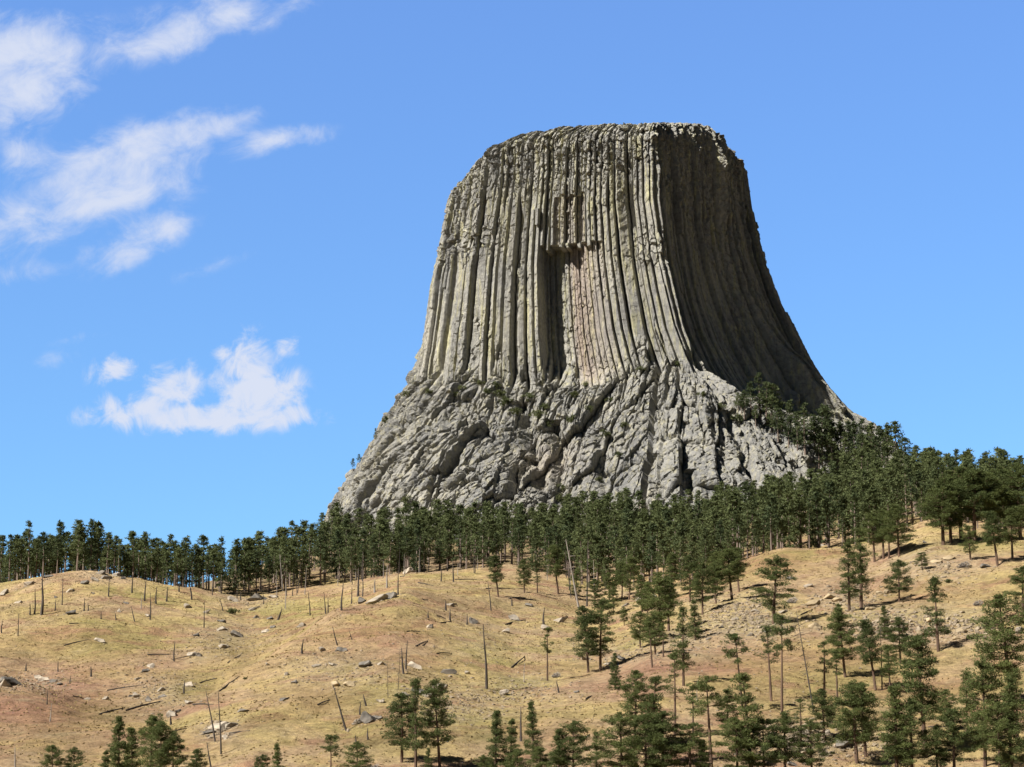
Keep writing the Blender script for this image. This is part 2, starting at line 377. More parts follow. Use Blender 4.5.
def terrain(x, y):
    z = terrain_base(x, y); y = np.asarray(y, float); x = np.asarray(x, float)
    d = np.hypot((x - TX) / 1.05, y - TY)
    cone = 130 + 24 * sstep(-55, -115, x) - .38 * np.maximum(d - 128, 0)
    z = np.where(y > 940, np.maximum(z, cone), z)
    k = sstep(250, 400, y)
    z = z + k * (2.2 * fbm(x / 45, y / 55, 3, 3) + .9 * fbm(x / 11, y / 14, 5, 3) + .35 * fbm(x / 3, y / 3.5, 9, 2))
    return np.where(y > 3000, z * np.clip(1 - (y - 3000) / 4000, 0, 1), z)
def ground(px, py, y0=330, y1=1300):
    a, b = direction(px, py)
    Y = np.arange(y0, y1, .75); zt = terrain(a * Y, Y); hit = np.nonzero(zt >= b * Y)[0]
    if len(hit) == 0: 
        k = int(np.argmin(np.abs(zt - b * Y)[:600])); Yh = Y[k]
    else: Yh = Y[hit[0]]
    return np.array((a * Yh, Yh, float(terrain(a * Yh, Yh))))
def vground(px, Y):
    a = (px - 512) / F; return np.array((a * Y, Y, float(terrain(a * Y, Y))))

ss = np.concatenate([-np.geomspace(2.2, .27, 40), np.linspace(-.265, .265, 760), np.geomspace(.27, 2.2, 40)])
Ys = np.concatenate([np.linspace(-120, 330, 46), np.linspace(331, 900, 820), np.linspace(901, 1250, 240), np.geomspace(1255, 9000, 60)])
GX = ss[None, :] * np.maximum(Ys, 60)[:, None]; GY = np.repeat(Ys[:, None], len(ss), 1)
GZ = terrain(GX, GY)
ppx, ppy, _ = project(np.stack([GX, np.maximum(GY, 5), GZ], -1))
def blob(lst):
    m = np.zeros(GX.shape)
    for (cx, cy, rx, ry, w_) in lst:
        m = np.maximum(m, w_ * np.exp(-((ppx - cx) / rx) ** 2 - ((ppy - cy) / ry) ** 2))
    return m * (GY > 300)
jit = .75 + .5 * fbm(GX / 9, GY / 9, 31, 3)
A_stone = np.clip(blob([(745, 618, 60, 26, 1), (680, 640, 40, 18, .8), (620, 655, 30, 12, .7), (585, 650, 40, 12, .5), (900, 625, 70, 22, .9), (960, 625, 50, 20, .9), (850, 600, 40, 18, .8), (930, 565, 50, 22, .8),
    (455, 705, 70, 22, .6), (530, 690, 50, 20, .5), (340, 672, 60, 18, .5), (215, 640, 40, 30, .5), (160, 690, 40, 25, .5), (220, 730, 22, 12, .8), (20, 685, 50, 14, .6), (250, 600, 40, 10, .6), (800, 740, 60, 20, .7), (860, 740, 50, 20, .6), (105, 575, 25, 6, .6), (500, 640, 60, 20, .4), (640, 595, 40, 10, .6)]) * jit * 1.25, 0, 1)
A_green = np.clip(blob([(100, 712, 50, 16, .8), (230, 645, 30, 25, .8), (190, 690, 30, 14, .7), (275, 622, 22, 8, .7), (390, 740, 60, 18, .8), (490, 735, 45, 14, .9), (250, 725, 40, 14, .6), (40, 655, 40, 10, .5), (110, 655, 60, 12, .5), (60, 612, 60, 12, .4), (400, 612, 50, 10, .4), (500, 605, 70, 12, .6), (470, 590, 60, 10, .55), (560, 605, 40, 8, .5), (905, 550, 40, 10, .4), (280, 625, 30, 10, .6), (60, 740, 60, 16, .6), (330, 700, 60, 14, .45)]) * jit, 0, 1)
A_rust = np.clip(blob([(750, 562, 70, 16, .8), (900, 592, 70, 14, .9), (930, 690, 60, 14, .8), (700, 668, 130, 9, .9), (620, 690, 60, 10, .8), (40, 700, 95, 38, 1.4), (60, 740, 70, 16, .7), (150, 672, 60, 22, .7), (380, 636, 70, 14, .8), (230, 655, 40, 25, .6), (60, 640, 60, 12, .6), (330, 700, 60, 20, .5), (400, 660, 60, 12, .6), (170, 745, 50, 12, .5), (560, 735, 60, 16, .5), (780, 655, 80, 14, .7), (860, 650, 80, 20, .6), (300, 590, 40, 6, .7), (760, 690, 60, 14, .5)]) * jit * 1.15, 0, 1)
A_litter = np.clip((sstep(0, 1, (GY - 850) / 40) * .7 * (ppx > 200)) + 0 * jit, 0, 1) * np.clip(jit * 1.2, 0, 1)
gm = mesh_arrays('ground', np.stack([GX, GY, GZ], -1).reshape(-1, 3), grid_faces(len(Ys), len(ss)), M_ground, True,
                 {'stone': A_stone, 'green': A_green, 'litter': A_litter, 'rust': A_rust})
tag(obj('ground', gm), 'dry yellow and rust grass hillside rising to the pine forest', None, None, 'structure')

# ------------------------------------------------------------------ the rock tower
PLAN = [(-1, 0), (-.95, .28), (-.8, .52), (-.5, .7), (-.1, .84), (.2, .92), (.37, .96), (.45, .79), (.6, .50), (.77, .18), (.91, -.10), (1, -.36),
        (.88, -.6), (.45, -.85), (-.3, -.88), (-.8, -.6), (-.97, -.3)]
P2 = np.array(PLAN + PLAN[:1]); seg = np.hypot(np.diff(P2[:, 0]) * 80, np.diff(P2[:, 1]) * 72); cum = np.concatenate([[0], np.cumsum(seg)])
iC, iR, iB = 6, 11, 12
NV, NBK = 1400, 160
sv = np.concatenate([np.linspace(0, cum[iB], NV, endpoint=False), np.linspace(cum[iB], cum[-1], NBK, endpoint=False)])
NC = len(sv)
dense = np.linspace(0, cum[-1], 4000, endpoint=False)
ud = np.interp(dense, cum, P2[:, 0]); vd = np.interp(dense, cum, P2[:, 1])
def wrapsmooth(a, n):
    k = np.hanning(2 * n + 3)[1:-1]; k /= k.sum(); return np.convolve(np.concatenate([a[-n:], a, a[:n]]), k, 'valid')
ud = wrapsmooth(ud, 26); vd = wrapsmooth(vd, 26)
pu = np.interp(sv, dense, ud); pv = np.interp(sv, dense, vd)
uC = np.interp(cum[iC], dense, ud); uL = ud.min(); uR = ud.max()
# outline read off as (row, left column, edge column, right column)
OUT = [(100, 455, 649, 744), (150, 453, 650, 745), (200, 451, 651, 750), (225, 446, 655, 755), (255, 439, 659, 761), (290, 432, 666, 775), (330, 426, 675, 795), (360, 421, 686, 812), (385, 416, 698, 829), (410, 411, 708, 848), (430, 406, 716, 866), (470, 398, 728, 885)]
DH = lambda z: 72 + .13 * np.maximum(285 - z, 0)           # half depth front to back
zA = np.array([at(500, r, TY)[2] for r, *_ in OUT])
xL = np.array([at(l, r, TY)[0] for r, l, e, q in OUT]); xR = np.array([at(q, r, TY + 40)[0] for r, l, e, q in OUT])
zE = np.array([at(500, r, TY - 65)[2] for r, *_ in OUT]); xE = np.array([at(e, r, TY - 65)[0] for r, l, e, q in OUT])
def ip(z, zz, xx): return np.interp(-z, -zz, xx)
def body(u, v, z):
    L = ip(z, zA, xL); R = ip(z, zA, xR); E = ip(z, zE, xE)
    x = np.where(u < uC, L + (u - uL) / (uC - uL) * (E - L), E + (u - uC) / (uR - uC) * (R - E))
    return x, TY - v * DH(z)
# rim height and base height by plan position
RIM = [(-1, 199), (-.97, 178), (-.9, 161), (-.78, 143), (-.62, 132), (-.42, 126.5), (-.2, 123.5), (0, 122), (.2, 122), (.36, 121), (.5, 120), (.62, 121), (.75, 125), (.87, 138), (.95, 156), (1, 178)]
rpy = np.interp(pu, [a for a, _ in RIM], [b for _, b in RIM])
zrim = np.array([at(500, r, TY - max(v, -.2) * 66)[2] for r, v in zip(rpy, pv)])
zrim = np.where(pv < -.25, np.minimum(zrim, 335), zrim)
BAS = [(0, 378), (cum[2], 383), (cum[3], 388), (cum[4], 384), (cum[5], 366), (cum[6] - 4, 352), (cum[6] + 3, 364), (cum[7], 388), (cum[8], 410), (cum[9], 424), (cum[10], 434), (cum[11], 438), (cum[12], 430), (cum[-1], 378)]
bpy_ = np.interp(sv, [a for a, _ in BAS], [b for _, b in BAS])
zbase = np.array([at(500, r, TY - v * 82)[2] for r, v in zip(bpy_, pv)])
# columns along the perimeter
rs = random.Random(5); bnd = [0.]
while bnd[-1] < cum[-1] - 3: bnd.append(bnd[-1] + 3.3 * rs.choice((.45, .6, .75, .9, 1, 1.15, 1.4, 1.8, 2.1)))
bnd[-1] = cum[-1]; bnd = np.array(bnd)
ci = np.clip(np.searchsorted(bnd, sv, side='right') - 1, 0, len(bnd) - 2)
cw = bnd[ci + 1] - bnd[ci]; cc = (sv - bnd[ci]) / cw * 2 - 1
rc = np.random.RandomState(11); nCol = len(bnd)
col_jit = rc.normal(0, 5.0, nCol)
zbase = zbase + col_jit[ci] * .35
NSH, NSK, NTOP = 440, 250, 16
# rows: shaft from rim down, apron below
tsh = np.linspace(0, 1, NSH)
Zs = zrim[None, :] + (zbase - zrim)[None, :] * tsh[:, None]
XS, YS = body(pu[None, :] + 0 * Zs, pv[None, :] + 0 * Zs, Zs)
below = zrim[None, :] - Zs
# round the rim off
cx0 = 62.0
shr = 1 - .12 * np.clip(1 - below / 12, 0, 1) ** 2
XS = cx0 + 30 + (XS - cx0 - 30) * shr; YS = TY + (YS - TY) * shr
# apron
ZBOT = 122.0
tsk = np.linspace(0, 1, NSK + 1)[1:]
def per(vals): return np.interp(sv, [a for a, _ in vals], [b for _, b in vals])
EXT = per([(0, .53), (cum[2], .64), (cum[3], .76), (cum[4], .74), (cum[5], .72), (cum[6], .80), (cum[7], .92), (cum[8], 1.0), (cum[9], .95), (cum[10], .8), (cum[12], .7), (cum[-1], .53)])
POW = per([(0, 1.08), (cum[3], 1.2), (cum[5], 1.2), (cum[6], 1.15), (cum[7], 1.5), (cum[9], 1.9), (cum[10], 1.6), (cum[12], 1.2), (cum[-1], 1.08)])
gx = np.gradient(XS[-1]); gy = np.gradient(YS[-1]); gx = wrapsmooth(gx, 60); gy = wrapsmooth(gy, 60)
nl = np.hypot(gx, gy); nx, ny = gy / nl, -gx / nl
sgn = np.sign(nx[np.argmin(np.abs(sv - cum[10]))]); nx, ny = nx * sgn, ny * sgn      # outward
drop = (zbase - ZBOT)[None, :] * tsk[:, None] ** POW[None, :]
ext = ((zbase - ZBOT) * EXT)[None, :] * tsk[:, None]
ZK = zbase[None, :] - drop; XK = XS[-1][None, :] + nx * ext; YK = YS[-1][None, :] + ny * ext
X = np.concatenate([XS, XK]); Yt = np.concatenate([YS, YK]); Z = np.concatenate([Zs, ZK])
NR = NSH + NSK
# local outward directions per row
def outward(X, Yt):
    ax = np.gradient(X, axis=1); ay = np.gradient(Yt, axis=1)
    k = np.ones(41) / 41
    ax = np.apply_along_axis(lambda v: np.convolve(np.concatenate([v[-20:], v, v[:20]]), k, 'valid'), 1, ax)
    ay = np.apply_along_axis(lambda v: np.convolve(np.concatenate([v[-20:], v, v[:20]]), k, 'valid'), 1, ay)
    l = np.hypot(ax, ay) + 1e-9
    return sgn * ay / l, -sgn * ax / l
NX, NY = outward(X, Yt)
Sg = sv[None, :] + 0 * Z
dist = np.concatenate([-(Zs - zbase[None, :]), np.hypot(drop, ext)])      # metres past the foot of the columns (minus = above)
# --- column relief
shape = np.where(np.abs(cc) < .55, 1, 1 - (np.abs(cc) - .55) / .45)
skew = rc.uniform(-.22, .22, nCol)[ci] * cc
wob = .7 * fbm(Sg / 30, Z / 22, 4, 3)
dcol = ((shape - 1) * .46 + skew) * cw
groove = sstep(.76, .96, np.abs(cc)) * (rc.uniform(0, 1, nCol) ** 1.6 * 3.4 + .9)[ci]
off = rc.normal(0, 1.0, nCol)
D1 = dcol[None, :] * (.75 + .5 * vn(Sg / 6, Z / 16, 19)) - groove[None, :] * (.35 + 1.2 * vn(Sg / 5, Z / 9, 29)) + off[ci][None, :] + 0 * Z
# broken columns: step back or forward at random heights
for k in range(3):
    hb = rc.uniform(0.0, 1.0, nCol); st = rc.normal(0, 1.1, nCol) * (rc.uniform(0, 1, nCol) < .55)
    frac = (Z - zbase[None, :]) / (zrim - zbase)[None, :]
    D1 += np.where(frac > hb[ci][None, :] + .012 * (fbm(Sg / 1.2, Z / 1.5, 60 + k, 2)), st[ci][None, :], 0)
# groups of columns standing proud, with dark gaps between
D1 += 2.6 * (vn(Sg / 13, Z / 400 + 3, 21) - .5) * 2 + 1.3 * fbm(Sg / 40, Z / 60, 8, 2)
deep = [(-.86, 7), (-.70, 6), (-.60, 9), (-.50, 7), (.13, 4), (.22, 5)]
uG = pu[None, :] + 0 * Z
for (u0, dp) in deep:
    i0 = np.argmin(np.abs(pu[:NV] - u0)); c0 = ci[i0]
    m = (ci == c0)[None, :] * sstep(.0, .06, frac) * sstep(.86 - .35 * abs(u0) * rs.random(), .70 - .3 * rs.random(), frac)
    D1 -= m * dp * .62
# horizontal joints and blocks
hj = rc.uniform(1.6, 7.5, nCol)[ci][None, :] * (.8 + .4 * vn(Sg / 50, Z / 40, 12))
blk = hsh(np.floor(Z / hj + 9 * hsh(ci, ci * 0 + 3, 2)[None, :]), ci[None, :] + 0 * Z, 15) - .5
upw = .25 + .75 * sstep(.45, .95, frac)
D1 += blk * .9 * upw
# the fallen slab: a tall recess in the middle of the lit face, under an overhang
zt = at(575, 240, TY - 68)[2]; zl = at(560, 386, TY - 78)[2]
a0, a1 = -.345, -.01
inw = sstep(a0 - .004, a0 + .004, uG) * (1 - sstep(a0 + .16, a1 + .04, uG) * .85) * (uG < a1 + .05)
edge_z = zt + 1.1 * np.where(hsh(ci, ci * 0, 77)[None, :] > .5, 1, -1) + 0 * Z
rec = inw * (Z < edge_z) * sstep(zl - 4, zl + 14, Z)
D1 = np.where(rec > .2, D1 * .32, D1) - rec * 13.0 * (1 - .35 * sstep(a0 + .05, a0 + .2, uG)) + 0 * Z
D1 += 2.2 * sstep(a0 - .07, a0 - .055, uG) * (uG < a0 - .002) * (Z < zt + 20) * (Z > zl)
zt2 = at(575, 190, TY - 64)[2]; zl2 = at(575, 238, TY - 66)[2]
rec2 = ((uG > -.27) & (uG < -.07) & (Z < zt2 + 3 * blk) & (Z > zl2)) * 1.0
D1 -= rec2 * 1.9
fresh = np.clip(rec * sstep(a0 + .12, a0 + .2, uG) + rec2 * .3, 0, 1) * (.5 + .5 * (vn(Sg / 4, Z / 30, 5)))
# worn and blocky crown
wt = np.clip(1 - below / 26, 0, 1); wt = np.concatenate([wt, np.zeros_like(ZK)]) ** .8
la, le, cid = facets(Sg / 3.6 + .9 * fbm(Sg / 6, Z / 6, 3, 3), Z / 4.2 + .8 * fbm(Sg / 5, Z / 5, 13, 3), 41)
lump = la * 2.8 - 1.0 * (le < .10) + 1.6 * fbm(Sg / 7, Z / 9, 27, 3)
D1 = D1 * (1 - .62 * wt) + lump * wt
# broken bands on the left shoulder and beside the edge
for (u0, ru, r0, rr, am) in [(-.80, .22, 236, 16, 1.0), (.30, .10, 258, 18, 1.3), (.05, .25, 175, 18, .6), (-.45, .2, 180, 14, .5)]:
    zc_ = at(500, r0, TY - 50)[2]
    m = np.exp(-((uG - u0) / ru) ** 2 - ((Z - zc_) / (rr * .5)) ** 2)
    D1 = D1 * (1 - .4 * m) + am * m * lump
# shaded face: hollow, with one buttress that catches the sun
tf = (Sg - cum[iC]) / (cum[10] - cum[iC])
D1 -= 8.0 * np.sin(np.clip(tf / .72, 0, 1) * pi) ** .8 * (.55 + .45 * sstep(.7, .3, frac))
onf = sstep(.02, .10, tf) * (1 - sstep(1.0, 1.25, tf))
D1 = np.where(onf > 0, D1 * (1 - .12 * onf), D1)
zmid = frac
tb = .72 + .12 * (1 - np.clip(frac, 0, 1))
amp = 4.5 + 3.0 * sstep(.5, .8, frac) + 12 * sstep(.45, .08, frac) + 2 * fbm(Z / 12, Z / 12, 66, 3)
amp = amp * np.concatenate([sstep(0, 24, below), np.ones_like(ZK)])
D1 += amp * np.exp(-((tf - tb) / np.where(tf < tb, .05, .10)) ** 2) + .4 * amp * np.exp(-((tf - tb + .17) / .04) ** 2) * sstep(.4, .8, frac)
# fine stone roughness
f3 = fbm(Sg / 1.6, Z / 2.6, 71, 4, .6); ra, re_, rid = facets(Sg / 1.7 + .5 * fbm(Sg / 2, Z / 2, 5, 2), Z / 2.6 + .5 * fbm(Sg / 2, Z / 2, 6, 2), 43)
rgh = .16 + .8 * sstep(.55, .95, frac) + .5 * sstep(.5, .75, vn(Sg / 14, Z / 25, 44))
D1 += rgh * (1.2 * ra + .65 * f3) + .3 * fbm(Sg / 3, Z / 14, 72, 3)
# --- apron relief: piled, leaning, rounded column stumps
lean = np.interp(sv, [0, cum[3], cum[4], cum[5], cum[6], cum[10]], [.42, .38, .26, .12, .0, -.1])[None, :]
mr_ = NSH + int(NSK * .45); Sk = np.concatenate([[0], np.cumsum(np.hypot(np.diff(X[mr_]), np.diff(Yt[mr_])))]); Sk = Sk - Sk[np.argmin(np.abs(pu[:NV] + .2))]
wx = Sk[None, :] + lean * dist + 1.6 * fbm(Sg / 17, dist / 17, 81, 3); wy = dist + 3 * fbm(Sg / 15, dist / 15, 91, 3)
ga, ge, gid = facets(wx / 11, wy / 34, 51)
ha, he, hid = facets(wx / 4.2 + .5 * (gid - .5), wy / 12 + 2 * gid, 57)
ka, ke, kid = facets(wx / 2.3 + .35 * fbm(wx / 3, wy / 3, 64, 2), wy / 3.4, 63)
ck = lambda e, w_: np.sqrt(np.clip(e / w_, 0, 1)) - 1
D2 = ga * 6.0 + ck(ge, .15) * 3.6 + ha * 2.6 + ck(he, .11) * 1.6 + ka * 1.3 + ck(ke, .12) * .5 + 4.0 * fbm(Sg / 34, dist / 30, 99, 3) + .7 * f3
# gullies seen on the apron
for (px0, py0, px1, py1, wd, dp) in [(521, 400, 548, 505, 3.5, 10), (556, 420, 560, 505, 4.5, 11), (600, 430, 606, 500, 2.5, 6), (690, 470, 694, 505, 2.5, 8), (508, 500, 530, 455, 3, 9), (470, 470, 440, 505, 2.5, 6), (655, 455, 660, 500, 2.2, 5), (730, 410, 760, 490, 2.5, 5)]:
    qx_, qy_, _ = project(np.stack([X, Yt, Z], -1))
    tt = np.clip((qy_ - py0) / (py1 - py0), 0, 1) if abs(py1 - py0) > 1 else 0
    dd = (qx_ - (px0 + (px1 - px0) * tt)) * .5 + 1.5 * fbm(Z / 6, Z / 6 + px0, 33, 2)
    inside = (qy_ > min(py0, py1)) & (qy_ < max(py0, py1)) & (Sg < cum[iB])
    D2 -= .7 * dp * np.exp(-(dd / wd) ** 2) * inside
jb = col_jit[ci][None, :] * 1.5 + 6 * fbm(Sg / 9, Z / 9, 14, 2)
bl = sstep(-9, 6, dist + jb)
D = D1 * (1 - bl) + (D2 + 1.5 + .6 * D1 * (1 - sstep(0, 45, dist))) * bl
tilt = .25 * bl
back = (sv > cum[iB] + 2)
X2 = X + NX * D * np.sqrt(1 - tilt); Y2 = Yt + NY * D * np.sqrt(1 - tilt); Z2 = Z + D * tilt
fresh = fresh * (1 - bl)
fresh += bl * .35 * (np.exp(-((uG + .25) / .12) ** 2 - ((Z - 178) / 12) ** 2)) * (cum[3] < Sg) * (Sg < cum[5])
fresh = np.clip(fresh, 0, 1)
TV = np.stack([X2, Y2, Z2], -1)
FR = grid_faces(2, NC, True)
def rows_mesh(name, r0, r1, mat):
    V = TV[r0:r1].reshape(-1, 3); return mesh_arrays(name, V, grid_faces(r1 - r0, NC, True)[:, ::-1], mat, False, {'fresh': fresh[r0:r1]})
tower = bpy.data.objects.new('rock_tower', None); COL.objects.link(tower); tower.empty_display_size = 10
tag(tower, 'huge flat topped rock tower of vertical grey columns standing above the forest', 'rock tower')
obj('column_shaft', rows_mesh('column_shaft', 0, NSH + 1, M_shaft), tower)
obj('rock_apron', rows_mesh('rock_apron', NSH, NR, M_base), tower)
# summit
rim = TV[0]; ctr = rim.mean(0); top = []; tt = np.linspace(0, 1, NTOP)
for a in tt:
    r_ = rim * (1 - a) + ctr * a; r_[:, 2] = rim[:, 2] * (1 - a) + (ctr[2] - 1) * a + (a > 0) * (a < 1) * .7 * fbm(r_[:, 0] / 5, r_[:, 1] / 5, 2, 3); top.append(r_)
obj('summit', mesh_arrays('summit', np.concatenate(top), grid_faces(NTOP, NC, True), M_shaft, False, {'fresh': np.zeros(NTOP * NC)}), tower)
tpx, tpy, tdz = project(TV[:, :NV].reshape(-1, 3)); TVf = TV[:, :NV].reshape(-1, 3)
def on_tower(px, py):
    m = (np.abs(tpx - px) < 1.5) & (np.abs(tpy - py) < 1.5)
    if not m.any(): return None
    i = np.nonzero(m)[0]; return TVf[i[np.argmin(tdz[i])]]

# ------------------------------------------------------------------ pines
def tufts(centres, radii, per_tuft, ln, wd, rng, flat=.62):
    C = np.repeat(centres, per_tuft, 0); Rr = np.repeat(radii, per_tuft); n = len(C)
    d = rng.normal(size=(n, 3)); d /= np.linalg.norm(d, axis=1)[:, None]
    p = C + d * (Rr * rng.uniform(.25, 1, n) ** .5)[:, None] * np.array((1, 1, flat))
    ax = d + rng.normal(0, .55, (n, 3)) + np.array((0, 0, .35)); ax /= np.linalg.norm(ax, axis=1)[:, None]
    sd = np.cross(ax, rng.normal(size=(n, 3))); sd /= np.linalg.norm(sd, axis=1)[:, None] + 1e-9
    L = ln * rng.uniform(.7, 1.3, n)[:, None]; w_ = wd * rng.uniform(.7, 1.3, n)[:, None]
    V = np.stack([p - ax * L * .45 - sd * w_ * .5, p - ax * L * .45 + sd * w_ * .5, p + ax * L * .55 + sd * w_ * .15], 1).reshape(-1, 3)
    return V, np.arange(3 * n).reshape(-1, 3)
def pine_shape(seed, form, far=False):
    """a pine 20 m tall (unit), returns trunk MB and crown arrays"""
    rng = np.random.RandomState(seed); Ht = 20.
    P = dict(broad=(.24, 4.2, 16), tall=(.36, 3.2, 15), cone=(.07, 3.4, 20), sparse=(.50, 3.0, 8), umbrella=(.60, 4.2, 6), round=(.22, 5.4, 16), thin=(.28, 2.0, 12), ragged=(.22, 3.8, 13))[form]
    b0, R, nw = P
    if far and form in ('tall', 'broad'): b0 += .04
    lean = rng.normal(0, .35, 2)
    def axis(z): t = z / Ht; return np.array((lean[0] * t * t + .15 * sin(3 * t + seed), lean[1] * t * t + .15 * cos(2.3 * t + seed), z))
    tr = MB(); zs = np.linspace(-1.2, Ht * .97, 9)
    tr.tube([axis(z) for z in zs], [.34 * (1 - max(z, 0) / Ht) ** .85 + .035 for z in zs], 5 if far else 7)
    cen = []; rad = []
    for i in range(nw):
        t = (i + rng.uniform(0, .8)) / nw; z = Ht * (b0 + (1 - b0) * t * .97)
        if form == 'cone': pr = (1 - t) ** .75 + .08
        elif form == 'umbrella': pr = (1 - t) ** .45 * .9 + .15
        elif form in ('sparse', 'ragged'): pr = rng.uniform(.5, 1.0) * (1.05 - t * .75)
        elif form == 'thin': pr = rng.uniform(.5, 1) * (1 - .7 * t)
        elif far: pr = min(1, .5 + 2 * t) * (1 - t) ** .6 + .08
        else: pr = min(1, .55 + 1.8 * t) * (1 - t ** 2.2) ** .7 + .1
        nb = rng.randint(3, 6) if form not in ('sparse', 'thin') else rng.randint(2, 4)
        a0 = rng.uniform(0, 6.28)
        for k in range(nb):
            if rng.rand() < (.24 if form in ('sparse', 'ragged', 'umbrella') else .12): continue
            az = a0 + k * 6.283 / nb + rng.normal(0, .35); L = R * pr * rng.uniform(.55, 1.12); up = (.05 + .55 * t) * L + rng.normal(0, .25)
            o = axis(z); e = o + np.array((cos(az) * L, sin(az) * L, up))
            if not far: tr.tube([o, (o + e) / 2 + (0, 0, -.15), e], [.09, .06, .025], 4)
            nt_ = max(1, int(round(L / (1.15 if not far else 1.5))))
            for q in range(nt_):
                f_ = .42 + .62 * (q + rng.uniform(.2, .8)) / nt_
                cen.append(o + (e - o) * f_ + rng.normal(0, .28, 3)); rad.append(rng.uniform(.75, 1.3) * (.72 + .28 * pr))
        if t > .55 and form != 'umbrella': cen.append(axis(z) + rng.normal(0, .25, 3)); rad.append(.7)
    for _ in range(3): cen.append(axis(Ht * rng.uniform(.93, .985)) + rng.normal(0, .15, 3)); rad.append(.55)
    # dead lower stubs
    if not far and form in ('tall', 'sparse', 'broad', 'umbrella', 'thin'):
        for _ in range(7):
            z = Ht * rng.uniform(.15, b0 + .05); az = rng.uniform(0, 6.28); L = rng.uniform(.5, 1.6)
            o = axis(z); tr.tube([o, o + np.array((cos(az) * L, sin(az) * L, rng.normal(0, .2)))], [.05, .02], 3)
    cen = np.array(cen); rad = np.array(rad)
    if far: V, Fc = tufts(cen, rad * 1.2, 15, .85, .38, rng)
    else: V, Fc = tufts(cen, rad * 1.08, 82, .46, .135, rng)
    return tr, V, Fc
PROTO = {}
def pine_proto(form, k, far=False):
    key = (form, k, far)
    if key not in PROTO:
        tr, V, Fc = pine_shape(hash_int(form, k, far), form, far)
        PROTO[key] = (tr.build('trunk', M_bark_far if far else M_bark), mesh_arrays('crown', V, Fc, M_needle_far if far else M_needle))
    return PROTO[key]
def hash_int(form, k, far): return (sum(ord(c) * (i + 3) for i, c in enumerate(form)) * 7 + k * 131 + far * 977) % 100000
rt = random.Random(42)
def place_pine(P, hm, form, k, label, group, lean=(0, 0), far=False, wide=1.0, name='pine_tree'):
    tm, cm = pine_proto(form, k, far)
    r = bpy.data.objects.new(name, None); COL.objects.link(r); r.empty_display_size = 1
    r.location = P; s = hm / 20
    r.scale = (s * wide, s * wide, s); r.rotation_euler = (lean[0], lean[1], rt.uniform(0, 6.28))
    obj('trunk', tm, r); obj('crown', cm, r)
    return tag(r, label, 'tree', group)

ORD = ['leftmost', 'second from the left', 'third from the left', 'fourth from the left', 'fifth from the left', 'sixth from the left', 'seventh from the left', 'eighth from the left', 'ninth from the left', 'tenth from the left', 'eleventh from the left', 'twelfth from the left', 'thirteenth from the left', 'fourteenth from the left']
def ordinal_labels(items, noun_plural):
    """items: dicts with px, look, zone; returns a label each that holds for one item only"""
    out = [None] * len(items); byk = {}
    for i, it in enumerate(items): byk.setdefault((it['look'], it['zone']), []).append(i)
    for (look, zone), idx in byk.items():
        idx.sort(key=lambda i: items[i]['px'])
        for k, i in enumerate(idx):
            if len(idx) == 1: out[i] = f'{look} {zone}'
            else: out[i] = f'{look} {zone}, {ORD[min(k, 13)]}'
    return out

